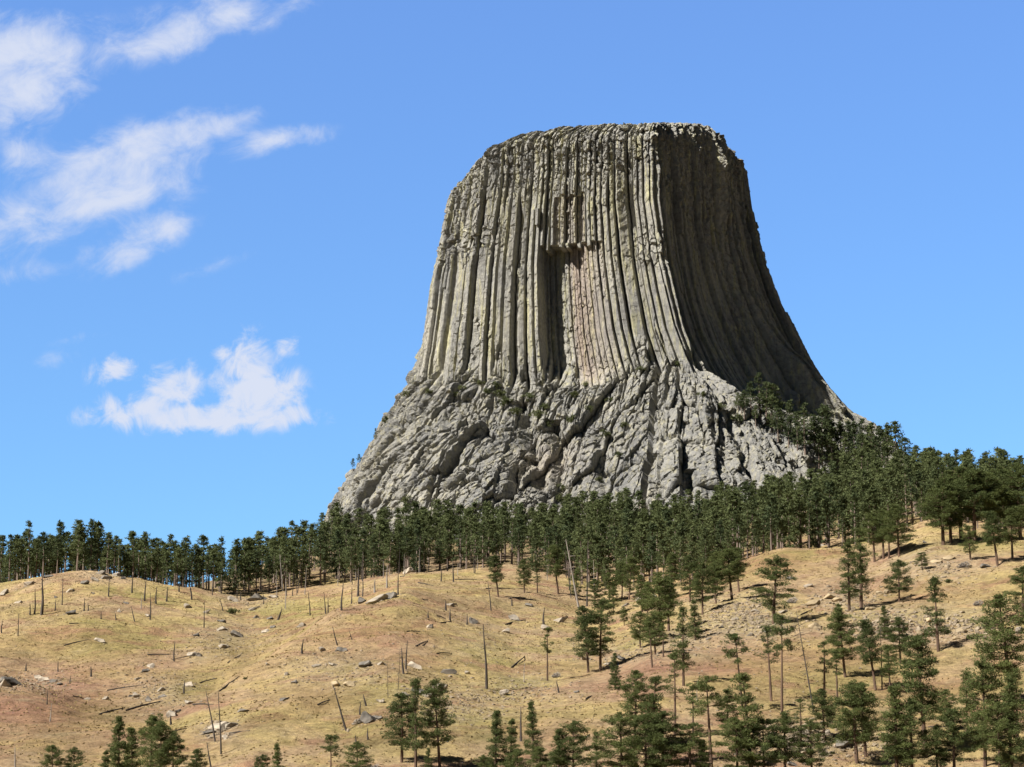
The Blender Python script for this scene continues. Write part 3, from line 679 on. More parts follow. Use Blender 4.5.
# foreground and hillside pines: base px, base py, height px, form, variant, lean of the top in px, width
FG = [
 (547, 681, 54, 'sparse', 0, 0, .75), (588, 673, 66, 'broad', 0, -4, .85), (601, 671, 71, 'broad', 1, -3, .85), (615, 690, 37, 'cone', 0, 0, .8), (613, 615, 28, 'broad', 2, 0, .9), (595, 607, 28, 'round', 0, 0, 1), (624, 626, 19, 'broad', 0, 0, 1),
 (558, 594, 49, 'tall', 0, -5, 1), (524, 593, 34, 'broad', 3, 0, .9), (498, 597, 42, 'tall', 1, -4, 1), (537, 593, 33, 'thin', 0, 0, 1), (629, 600, 43, 'broad', 1, -5, .9),
 (640, 648, 36, 'round', 1, 0, 1.05), (661, 640, 66, 'broad', 2, -3, .9), (669, 631, 54, 'tall', 2, 0, 1), (663, 657, 34, 'sparse', 1, 0, 1),
 (683, 686, 78, 'ragged', 0, 0, .7), (675, 737, 82, 'sparse', 2, 0, .75), (703, 615, 52, 'broad', 3, -2, .85), (732, 600, 52, 'tall', 0, -3, 1.1), (739, 592, 45, 'tall', 1, -2, 1), (717, 588, 37, 'broad', 0, 0, 1),
 (774, 624, 67, 'broad', 1, -8, 1.05), (742, 712, 77, 'umbrella', 0, -8, .75), (771, 701, 75, 'sparse', 3, 0, .75), (782, 713, 98, 'umbrella', 1, 0, .55), (711, 768, 89, 'umbrella', 2, -6, .85),
 (846, 678, 68, 'broad', 2, -8, .85), (824, 707, 66, 'sparse', 0, 2, .9), (837, 701, 50, 'sparse', 1, 0, .9), (752, 785, 105, 'ragged', 1, -3, .9), (738, 785, 62, 'round', 0, 0, 1), (765, 790, 60, 'round', 2, 0, 1), (812, 780, 56, 'round', 1, 0, .95), (824, 742, 52, 'broad', 3, 0, 1), (801, 745, 46, 'sparse', 2, 0, 1),
 (856, 764, 79, 'broad', 0, -3, 1.0), (865, 757, 74, 'broad', 1, 0, .9), (875, 690, 70, 'tall', 2, -8, .8), (900, 664, 45, 'broad', 2, 0, 1), (938, 652, 75, 'ragged', 2, -2, .85), (926, 758, 120, 'tall', 3, -8, .8), (897, 785, 90, 'cone', 1, 0, .95), (912, 790, 75, 'round', 1, 0, .9),
 (949, 730, 40, 'broad', 3, -2, 1), (986, 768, 104, 'broad', 0, -14, .75), (1014, 704, 108, 'broad', 3, -14, .9), (955, 790, 66, 'round', 2, 0, 1.0), (938, 790, 50, 'cone', 2, 0, 1), (1013, 790, 92, 'cone', 3, 0, .8), (1000, 795, 70, 'round', 0, 0, .9), (1024, 619, 53, 'broad', 1, -3, 1),
 (899, 602, 42, 'round', 1, 0, .9), (922, 570, 18, 'round', 2, 0, 1.1), (850, 611, 68, 'ragged', 0, 0, .9), (862, 608, 80, 'ragged', 1, -3, .9), (874, 562, 50, 'tall', 0, 0, 1), (884, 559, 50, 'tall', 1, 0, 1), (889, 559, 46, 'tall', 2, 0, 1), (899, 557, 52, 'broad', 2, 0, 1), (944, 545, 68, 'broad', 3, 0, 1.1), (951, 543, 68, 'broad', 0, 0, 1),
 (975, 543, 74, 'tall', 1, -3, 1.2), (970, 560, 35, 'broad', 1, 0, 1), (997, 566, 55, 'tall', 2, -4, 1), (1012, 559, 50, 'tall', 3, 0, 1), (1021, 540, 76, 'broad', 2, -2, 1), (990, 541, 70, 'tall', 0, 0, 1.1), (962, 540, 74, 'broad', 1, 0, 1.1), (1005, 538, 72, 'broad', 3, 0, 1),
 (402, 763, 68, 'broad', 0, -2, 1.0), (415, 771, 90, 'ragged', 2, 0, .7), (440, 768, 86, 'broad', 2, -12, .75), (428, 778, 30, 'cone', 0, 0, .8), (496, 778, 67, 'cone', 1, 0, .85), (511, 778, 57, 'cone', 2, 0, .9), (533, 762, 57, 'cone', 3, -1, .85),
 (558, 790, 58, 'cone', 0, 0, 1.1), (573, 792, 64, 'round', 0, 0, .95), (596, 785, 52, 'ragged', 0, 0, .95), (634, 742, 70, 'broad', 3, -3, .95), (652, 768, 90, 'ragged', 1, 0, .85), (622, 792, 72, 'round', 1, 0, 1.05), (646, 795, 70, 'round', 2, 0, 1), (664, 795, 72, 'broad', 0, 0, 1.05), (540, 790, 42, 'round', 2, 0, 1),
 (52, 786, 40, 'round', 0, 0, .9), (73, 788, 40, 'round', 1, 0, .9), (118, 790, 72, 'cone', 0, 0, .9), (131, 790, 62, 'cone', 1, 0, .9), (149, 786, 69, 'broad', 1, 0, .95), (172, 792, 58, 'broad', 2, 0, 1), (196, 790, 40, 'round', 2, 0, .9), (104, 792, 40, 'cone', 2, 0, 1), (160, 795, 70, 'tall', 0, 0, .9),
 (261, 790, 34, 'round', 0, 0, .9), (277, 790, 44, 'cone', 3, 0, .9), (330, 790, 54, 'umbrella', 0, 0, .95), (357, 790, 46, 'round', 1, 0, 1), (484, 792, 32, 'round', 1, 0, 1), (690, 790, 60, 'round', 2, 0, 1), (703, 792, 44, 'cone', 1, 0, 1), (785, 792, 64, 'broad', 2, 0, 1), (1018, 745, 70, 'ragged', 0, 0, .9), (655, 655, 40, 'broad', 3, 0, 1), (648, 622, 40, 'tall', 1, 0, 1), (690, 602, 46, 'broad', 0, 0, 1), (672, 598, 44, 'tall', 2, 0, 1), (609, 602, 30, 'broad', 3, 0, 1), (642, 612, 38, 'cone', 1, 0, 1), (695, 640, 40, 'cone', 2, 0, .9), (716, 604, 40, 'broad', 2, 0, 1), (622, 598, 36, 'tall', 0, 0, 1), (576, 600, 30, 'broad', 1, 0, 1), (652, 668, 46, 'sparse', 3, 0, .9), (693, 738, 52, 'sparse', 0, 0, .9), (728, 735, 44, 'broad', 0, 0, 1), (890, 692, 46, 'tall', 3, 0, .9), (967, 735, 62, 'ragged', 0, -3, .8), (840, 640, 36, 'cone', 2, 0, .9), (885, 640, 34, 'cone', 0, 0, .9), (517, 795, 40, 'round', 0, 0, 1),
]
ZP = [  # zones for pines: test, phrase
 (lambda x, y: y > 757 and x < 240, 'in the clump at the bottom left corner'), (lambda x, y: y > 757 and x < 380, 'along the bottom edge below the leaning charred pole'),
 (lambda x, y: y > 740 and x < 460, 'beside the pale boulders at bottom centre'), (lambda x, y: y > 740 and x < 610, 'in the row along the bottom centre'),
 (lambda x, y: y > 720 and x < 690, 'in the dense clump right of bottom centre'), (lambda x, y: y > 720 and x < 830, 'over the dark rocks at the bottom edge'),
 (lambda x, y: y > 720 and x < 932, 'in the thick stand left of the brown clearing'), (lambda x, y: y > 690 and x >= 932, 'in the bottom right corner stand'),
 (lambda x, y: y > 675 and x < 800 and x > 655, 'above the long tree shadows below the scree'), (lambda x, y: y > 660 and x > 800, 'between the scree and the brown clearing'),
 (lambda x, y: y > 660 and x < 655, 'on the reddish terrace at centre'), (lambda x, y: x < 570, 'on the far edge of the yellow meadow'), (lambda x, y: x < 640, 'at the stony gully head in mid slope'),
 (lambda x, y: x < 690, 'at the left end of the pale scree'), (lambda x, y: x < 790, 'on the bare slope above the scree'), (lambda x, y: y > 590, 'around the broken sandstone ledges'),
 (lambda x, y: x < 925, 'in the grassy dip behind the right knoll'), (lambda x, y: True, 'on the crest at the right edge')]
LOOK = {'broad': 'full green pine', 'tall': 'straight high pine', 'cone': 'young pointed pine', 'sparse': 'thin crowned pine', 'umbrella': 'flat topped pine', 'round': 'low bushy pine', 'thin': 'skinny pine', 'ragged': 'ragged uneven pine'}
fg_items = []
for (px, py, hp, form, k, lp, wd) in FG:
    z = next(p for f, p in ZP if f(px, py)); fg_items.append(dict(px=px, look=LOOK[form], zone=z))
fg_lab = ordinal_labels(fg_items, 'pines')
fg_pts = []
for (px, py, hp, form, k, lp, wd), lab in zip(FG, fg_lab):
    P = ground(px, py, 345); hm = hp * P[1] / F * 1.02; fg_pts.append(P)
    place_pine(P - (0, 0, .15), hm, form, k, lab, 'pines scattered over the open hillside', (0, lp / hp), False, wd * (1.42 if px > 640 else 1.3))

# forest band: trees one by one where they show, the ones hidden behind them as one mass
rf = random.Random(7); cand = []
def try_add(px, Y, hm, zone, sp):
    P = vground(px, Y)
    for q in cand:
        if (q[0][0] - P[0]) ** 2 + (q[0][1] - P[1]) ** 2 < sp * sp: return
    for q in fg_pts:
        if (q[0] - P[0]) ** 2 + (q[1] - P[1]) ** 2 < 9: return
    cand.append((P, hm, zone, px))
EDGE = [(-60, 815), (0, 812), (60, 806), (100, 804), (170, 815), (250, 840), (330, 855), (400, 850), (470, 862), (520, 862), (570, 850), (620, 800), (660, 770), (700, 740), (730, 735), (770, 748), (830, 755), (870, 770), (930, 765), (1000, 720), (1080, 720)]
for _ in range(17500):
    px = rf.uniform(-190, 1260); e = np.interp(px, [a for a, _ in EDGE], [b for _, b in EDGE])
    deep_ = rf.random() ** 1.3 * (90 if px < 250 else 130 if px < 500 else 130 + (px - 500) * .8 if px < 620 else 240)
    Y = e + deep_
    P0 = vground(px, Y)
    if math.hypot((P0[0] - TX) / 1.05, P0[1] - TY) < 128: continue
    zone = 'left' if px < 330 else ('mid' if px < 720 else 'right')
    hm = rf.triangular(9, 21.5, 16.5) if px < 330 else (rf.triangular(8.5, 24, 16.5) if px < 720 else rf.triangular(9, 24, 18.5))
    try_add(px, Y, hm, zone, 5.0 if px < 330 else 5.9)
SHO = []   # trees on the tower's right shoulder and left flank: base px, py, height px
for (px, py, hp) in [(322, 517, 32), (295, 530, 34), (281, 530, 20), (350, 470, 14), (372, 439, 13), (410, 386, 9), (397, 404, 7), (356, 462, 10), (312, 527, 24),
    (742, 412, 16), (752, 415, 28), (760, 418, 36), (766, 420, 30), (774, 424, 34), (757, 425, 18), (783, 432, 26), (792, 436, 30), (800, 442, 26), (806, 452, 40), (815, 450, 30), (822, 458, 44), (829, 455, 40), (840, 470, 38), (848, 462, 34), (856, 474, 42), (864, 466, 38), (872, 478, 44), (880, 470, 36), (888, 474, 40), (896, 476, 44), (905, 480, 34), (846, 482, 40), (862, 484, 40), (876, 486, 40), (915, 482, 28), (925, 484, 26), (936, 486, 24), (946, 488, 24), (835, 446, 16), (818, 436, 14), (860, 446, 14), (868, 452, 16), (738, 408, 14), (746, 416, 22), (770, 430, 24), (779, 440, 28), (788, 444, 24), (796, 450, 30), (811, 440, 22), (826, 446, 26), (842, 452, 26), (852, 456, 24), (833, 468, 30), (818, 470, 30), (869, 460, 28), (884, 462, 26)]:
    SHO.append((px, py, hp))
FORMS_FAR = ['tall', 'tall', 'ragged', 'cone', 'broad', 'thin', 'tall']
cand.sort(key=lambda q: q[0][1])
NIND = 300 - len(FG) - len(SHO)
# how much of each tree shows: nearest trees cover those behind, coarse picture-space tally
occ = np.zeros((400, 1200)); show = []
for q in cand:
    P, hm = q[0], q[1]; bx, by, bd = project(P); tx_, ty_, _ = project(P + (0, 0, hm))
    x0, x1 = int(bx - 3.0 * F / P[1]) + 60, int(bx + 3.0 * F / P[1]) + 60; y0, y1 = int(ty_) - 400, int(by - .3 * (by - ty_)) - 400
    x0, x1, y0, y1 = max(60, x0), min(1084, x1), max(0, y0), min(399, y1)
    if x1 <= x0 or y1 <= y0: show.append(0); continue
    w_ = occ[y0:y1, x0:x1]; show.append(float((w_ < 1).sum())); w_ += 1
order = np.argsort(-np.array(show)); ind = set(order[:NIND].tolist())
LAB_F = {'left': 'dark pine standing in the dense row along the left ridge', 'mid': 'dark pine packed in the forest belt below the rock tower', 'right': 'dark pine crowded in the forest right of the rock tower'}
GRP_F = {'left': 'pines along the left ridge', 'mid': 'pines in the belt below the tower', 'right': 'pines in the forest right of the tower'}
mass = MB(); mV = []; mF = []; mn = 0; tV = []; tF = []; tn = 0; nmass = 0
fshape = {}
for i, q in enumerate(cand):
    P, hm, zone, px = q; form = rf.choice(FORMS_FAR); k = rf.randrange(3)
    if i in ind:
        place_pine(P - (0, 0, .2), hm, form, k, LAB_F[zone], GRP_F[zone], (0, rf.gauss(0, .02)), True, rf.uniform(.95, 1.35))
    elif (show[i] > 0 or px < -20 or px > 1045) and nmass < 1100:
        key = (form, k)
        if key not in fshape:
            tr, V, Fc = pine_shape(hash_int(form, k, True), form, True); fshape[key] = (tr.tris(), V, Fc)
        (a, b_), V, Fc = fshape[key]; s = hm / 20; th = rf.uniform(0, 6.28); c_, s_ = cos(th), sin(th)
        Rm = np.array(((c_, -s_, 0), (s_, c_, 0), (0, 0, 1))).T * s * np.array((1.3, 1.3, 1))
        mV.append(V @ Rm + P); mF.append(Fc + mn); mn += len(V); tV.append(a @ Rm + P); tF.append(b_ + tn); tn += len(a); nmass += 1
if nmass:
    fo = obj('forest', mesh_arrays('forest', np.concatenate(mV), np.concatenate(mF), M_needle_far)); tag(fo, 'solid dark mass of far pines filling the forest', 'forest', None, 'stuff')
    obj('trunk', mesh_arrays('trunk', np.concatenate(tV), np.concatenate(tF), M_bark_far), fo)
print('forest', len(cand), 'individual', len(ind), 'mass', nmass)
for j, (px, py, hp) in enumerate(SHO):
    P = on_tower(px, py); G = ground(px, py, 900)
    if P is None or (G is not None and G[1] < P[1] and abs(project(G)[1] - py) < 4): P = G
    flank = px < 420
    if flank and py < 500:
        q_ = 0
        while q_ < 40 and on_tower(px + q_, py) is None: q_ += 1
        P = on_tower(px + q_ + 2, py) if on_tower(px + q_ + 2, py) is not None else P
    place_pine(P - np.array((0, 0, .4)), hp * P[1] / F * (1.0 if flank else 1.3), rf.choice(['broad', 'tall', 'ragged', 'round']), rf.randrange(2),
               'small pine clinging to the left flank of the rock tower' if flank else 'dark pine on the shady right shoulder of the rock tower',
               'pines on the left flank of the tower' if flank else 'pines on the right shoulder of the tower', (0, 0), True, 1.15)

# shrubs on the apron ledges
def bush_mesh(seed, mat):
    rng = np.random.RandomState(seed); c = rng.normal(0, .45, (16, 3)) * np.array((1, 1, .55)) + (0, 0, .5)
    V, Fc = tufts(c, np.full(16, .42), 26, .3, .16, rng, .8); return mesh_arrays('shrub', V, Fc, mat)
BM = [bush_mesh(k, M_bush) for k in range(4)]
for j, (px, py, wp) in enumerate([(500, 395, 9), (507, 403, 10), (497, 388, 7), (514, 412, 9), (530, 398, 8), (486, 392, 7), (545, 408, 8), (575, 395, 7), (590, 410, 7), (570, 420, 8), (548, 425, 7), (463, 388, 6), (455, 395, 6), (430, 392, 6), (605, 435, 7), (610, 400, 6), (640, 372, 6), (678, 366, 8), (585, 385, 6), (620, 455, 6), (407, 395, 7), (385, 420, 6), (404, 502, 9), (368, 487, 8), (622, 425, 6), (560, 500, 9), (562, 490, 7), (700, 395, 6), (720, 408, 8), (737, 420, 9), (600, 480, 6), (480, 383, 6), (536, 415, 9)]):
    P = on_tower(px, py)
    if P is None: continue
    o = obj('shrub', BM[j % 4], None, P); s = wp * P[1] / F / 1.45; o.scale = (s, s, s); o.rotation_euler = (0, 0, j)
    tag(o, 'small dark shrub rooted in a crack of the rock tower apron', 'shrub', 'shrubs on the rock apron')

# ------------------------------------------------------------------ dead snags, logs, boulders
def snag_mesh(seed, nb=5, r0=.22):
    rng = np.random.RandomState(seed); m = MB(); zs = np.linspace(-.6, 10, 7); bx = rng.normal(0, .05, 2)
    ax = lambda z: np.array((bx[0] * sin(z * .5), bx[1] * sin(z * .4), z))
    m.tube([ax(z) for z in zs], [r0 * (1 - .74 * max(z, 0) / 10) for z in zs], 6)
    for _ in range(nb):
        z = rng.uniform(2.5, 9.5); az = rng.uniform(0, 6.28); L = rng.uniform(.3, 1.3); o = ax(z)
        m.tube([o, o + np.array((cos(az) * L, sin(az) * L, rng.normal(.05, .25)))], [.05 * r0 / .22, .02], 3)
    return m
SN = [snag_mesh(k, (5, 9, 15, 7)[k % 4]).build('snag', M_snag) for k in range(6)]
SNB = snag_mesh(21, 46, .10).build('snag', M_snag); SNG = snag_mesh(33, 6).build('snag', M_grey)
# base px, base py, height px, top offset px, thickness px, pale?
SNAGS = [(41.5, 615, 39, 0, 3.2, 0), (34.5, 615, 25, -1, 1.8, 0), (30, 615, 11, 0, 1.8, 0), (62, 605, 30, 0, 1.2, 0), (108.5, 597, 21, 0, 1.3, 0), (132, 593, 17, 0, 1.8, 0), (144.5, 601, 22, -1, 2, 0), (156, 604, 17, 0, 1.8, 0), (166.6, 602, 15, 0, 1.8, 0), (150, 620, 27, 0, 1.5, 0), (134.5, 622, 16, -4, 1.4, 0), (84, 611, 13, 0, 1.6, 0), (88, 611, 8, 0, 1.4, 0), (55, 611, 11, 0, 1.4, 0), (18, 636, 23, 0, 1.2, 0), (1.5, 633, 12, 0, 1.6, 0), (101, 619, 8, 0, 1.3, 0), (116, 620, 7, 1, 1.3, 0), (141, 609, 14, 0, 1, 1),
 (191.5, 600, 17, -2, 2, 0), (179, 592, 9, 0, 1.6, 0), (222.6, 611, 13, -3, 1.3, 0), (204, 628, 27, 0, 1.2, 0), (285.5, 609, 31, 0, 1, 1), (240.5, 600, 8, 0, 1.2, 0), (263.5, 604, 9, 0, 1.2, 0), (283, 591, 37, -4, 1.6, 1),
 (310, 615.5, 25, -2, 1.4, 0), (325.7, 614, 22, -2, 1.5, 0), (328, 613, 16, 0, 1.4, 0), (341.5, 611, 28, -1, 2.2, 0), (351.4, 604, 17, 0, 1.3, 0), (358, 596.5, 28, 0, 2.4, 0), (362.5, 597, 22, 0, 1.6, 0), (387, 588, 23, 0, 2, 1), (398, 595, 25, 0, 1.7, 0), (374.7, 593, 13, 0, 2, 1), (441, 581.5, 15, 0, 1.5, 0), (453.5, 582, 22, -1, 1.8, 0),
 (450, 621, 12, 0, 2.2, 0), (445.7, 610.5, 10, 0, 2.2, 0), (428, 618, 7, 0, 1.8, 0), (467, 624.6, 11, 0, 1.8, 0), (491, 611, 30, -3, 1.4, 0), (512, 606, 9, 0, 1.8, 0), (543.7, 624.6, 17, 0, 2.4, 0), (579, 609, 71, -13, 2.4, 1), (571, 598, 45, -5, 1.2, 0), (587, 606, 66, -1, 1.8, 0),
 (486.6, 689, 64, -3, 3.0, 0), (403.5, 674.6, 26, -2.5, 2.4, 0), (406, 670, 29, -.5, 2, 0), (346, 731, 48, -14, 2.4, 0), (366, 706, 12, -3, 2.4, 0), (360, 715, 13, 0, 1.8, 0), (368, 740, 12, 1, 2, 0), (356, 744, 8, 1, 1.8, 0), (302, 654, 14, -1, 2.4, 0), (337, 645, 19, -5, 1.6, 0), (352, 640, 10, -3, 1.2, 0),
 (215, 742, 51, -10, 2.0, 0), (221, 755, 63, -4, 1.8, 0), (211, 768, 25, -5, 1.8, 0), (174, 662, 20, 0, 1.7, 0), (91, 677, 10, -1, 2.2, 0), (26, 671, 8, 0, 2, 0), (58, 672, 11, 0, 1.4, 0), (184, 694, 13, 0, 2, 0), (171, 725, 9, -1, 2.6, 0), (50, 722, 18, -1, 1.2, 1), (15, 768, 20, -1, 1.6, 1), (47, 705, 14, 0, 1.3, 0), (70, 684, 8, 0, 1.4, 0),
 (558.6, 693, 12, -2, 2.0, 0), (521, 742, 34, 0, 2.4, 0), (882, 689, 62, 0, 1.5, 0), (814, 713, 102, -15, 2.0, 2), (278, 620, 12, 4, 2.4, 0), (524, 682, 19, 0, 1, 1), (398, 690, 42, 2, 1, 2), (388, 698, 38, -1, 1, 2), (776, 598, 26, 2, 1, 2), (697, 702, 22, 0, 1, 1), (741, 560, 36, -2, 1.6, 1), (848, 520, 24, 0, 1.4, 1)]
ZS = [(lambda x, y: x < 70 and y < 640, 'on the far left of the meadow crest'), (lambda x, y: x < 125 and y < 640, 'on the meadow crest by the boulder pile'), (lambda x, y: x < 175 and y < 640, 'on the crest right of the boulder pile'),
 (lambda x, y: x < 300 and y < 632, 'in the saddle before the left forest'), (lambda x, y: x < 345 and y < 632, 'in the thin group on the spur crest'), (lambda x, y: x < 410 and y < 600, 'at the forest edge behind the spur'), (lambda x, y: x < 470 and y < 630, 'on the spur top below the tower'),
 (lambda x, y: x < 560 and y < 630, 'on the yellow meadow at centre'), (lambda x, y: x < 600 and y < 630, 'at the forest mouth below the tower'), (lambda x, y: x < 110, 'on the rusty slope at lower left'), (lambda x, y: x < 200, 'among the stones of the left gully'),
 (lambda x, y: x < 250, 'beside the grey outcrop near bottom left'), (lambda x, y: x < 300, 'in the upper gully'), (lambda x, y: x < 375, 'on the grassy flank of the spur'), (lambda x, y: x < 450, 'behind the pines at bottom centre'), (lambda x, y: x < 600, 'on the slope of the centre ravine'), (lambda x, y: x < 800, 'on the right hill by the scree'), (lambda x, y: True, 'among the pines on the right')]
sn_items = []
for (px, py, hp, lp, th, pale) in SNAGS:
    z = next(p for f, p in ZS if f(px, py)); hm = hp
    look = ('grey twiggy dead tree' if pale == 2 else 'pale bare dead trunk' if pale else 'leaning charred dead trunk' if abs(lp) > .15 * hp else 'tall charred dead trunk' if hp > 22 else 'short burnt snag' if hp > 12 else 'stubby burnt stump')
    sn_items.append(dict(px=px, look=look, zone=z))
for (px, py, hp, lp, th, pale), lab, k in zip(SNAGS, ordinal_labels(sn_items, 'snags'), range(999)):
    P = ground(px, py, 345); hm = hp * P[1] / F; s = hm / 10; tw = th * P[1] / F / .40
    o = obj('dead_tree', SNB if pale == 2 else SNG if pale else SN[k % 6], None, P); o.scale = (tw, tw, s) if pale != 2 else (s * .9, s * .9, s)
    o.rotation_euler = (rf.gauss(0, .02), lp / hp, 0)
    if pale != 2 and abs(lp) < 2: o.rotation_euler[2] = rf.uniform(0, 6)
    tag(o, lab, 'dead tree', 'burnt dead trees on the hillside')

edge_r = random.Random(23)
for k in range(44):
    px = edge_r.uniform(205, 482) if k < 34 else edge_r.uniform(545, 605)
    Y = np.interp(px, [a for a, _ in EDGE], [b for _, b in EDGE]) + edge_r.uniform(-45, 18); P = vground(px, Y); hm = edge_r.uniform(5, 12)
    o = obj('dead_tree', SN[k % 6] if k % 3 else SNG, None, P); o.scale = (.75, .75, hm / 10); o.rotation_euler = (edge_r.gauss(0, .03), edge_r.gauss(0, .04), edge_r.uniform(0, 6))
    tag(o, 'thin bare trunk among the many along the sunny forest edge', 'dead tree', 'thin bare trunks along the forest edge')

def log_mesh(seed):
    rng = np.random.RandomState(seed); m = MB(); zs = np.linspace(0, 1, 6)
    m.tube([np.array((z, .008 * sin(5 * z + seed), .01 * sin(4 * z))) for z in zs], [.020 - .011 * z for z in zs], 6)
    for _ in range(5):
        z = rng.uniform(.2, .9); az = rng.uniform(0, 6.28); o = np.array((z, 0, 0)); m.tube([o, o + np.array((.03, .05 * cos(az), .05 * sin(az)))], [.004, .002], 3)
    return m.build('log', M_snag)
LG = [log_mesh(k) for k in range(4)]
LOGS = [(147, 655, 178, 648), (127, 711, 160, 702), (100, 715, 125, 708), (107, 691, 145, 685), (69, 624, 105, 624), (200, 684, 217, 679), (220, 692, 239, 677), (193, 705, 213, 692), (228, 664, 241, 655), (230, 735, 250, 731), (73, 697, 84, 699), (172, 733, 187, 729), (407, 632, 420, 615), (432, 626, 451, 622), (437, 654, 452, 639), (416, 647, 428, 641), (418, 583, 434, 586), (423, 600, 428, 593), (400, 577, 421, 571), (486, 589, 528, 600), (506, 625, 525, 620), (455, 580, 483, 573), (512, 668, 525, 657), (578, 744, 590, 735), (586, 700, 592, 696), (992, 708, 1010, 709), (928, 728, 946, 728), (801, 616, 813, 610), (64, 646, 88, 640), (196, 656, 172, 660), (318, 706, 330, 700), (437, 617, 446, 619), (760, 641, 770, 643)]
ZL = [(lambda x, y: x < 120 and y < 650, 'across the left meadow'), (lambda x, y: x < 200 and y < 670, 'on the grass above the left gully'), (lambda x, y: x < 175, 'in the stony left gully'), (lambda x, y: x < 215, 'low in the left gully'), (lambda x, y: x < 260, 'beside the spur at lower left'), (lambda x, y: x < 436 and y < 605, 'below the forest edge on the spur'), (lambda x, y: x < 436, 'on the rounded spur'), (lambda x, y: x < 470, 'right of the rounded spur'), (lambda x, y: x < 530, 'on the central yellow meadow'), (lambda x, y: x < 600, 'in the centre ravine'), (lambda x, y: x < 900, 'by the pale scree'), (lambda x, y: True, 'on the brown clearing at right')]
lg_items = []
for (x0, y0, x1, y1) in LOGS:
    z = next(p for f, p in ZL if f((x0 + x1) / 2, (y0 + y1) / 2)); L = math.hypot(x1 - x0, y1 - y0)
    lg_items.append(dict(px=x0, look='long dark fallen log' if L > 22 else 'dark fallen log' if L > 13 else 'short fallen log', zone=z))
for (x0, y0, x1, y1), lab, k in zip(LOGS, ordinal_labels(lg_items, 'logs'), range(99)):
    A = ground(x0, y0, 345); B = ground(x1, y1, 345)
    if abs(A[1] - B[1]) > 25: B = ground(x1, y0, 345); 
    d = Vector(B - A); L = d.length; o = obj('fallen_log', LG[k % 4], None, Vector(A) + Vector((0, 0, .12)))
    o.rotation_euler = d.to_track_quat('X', 'Z').to_euler(); wsc = max(L, 1) * .25 + 7; o.scale = (L, wsc, wsc)
    tag(o, lab, 'log', 'fallen burnt logs')

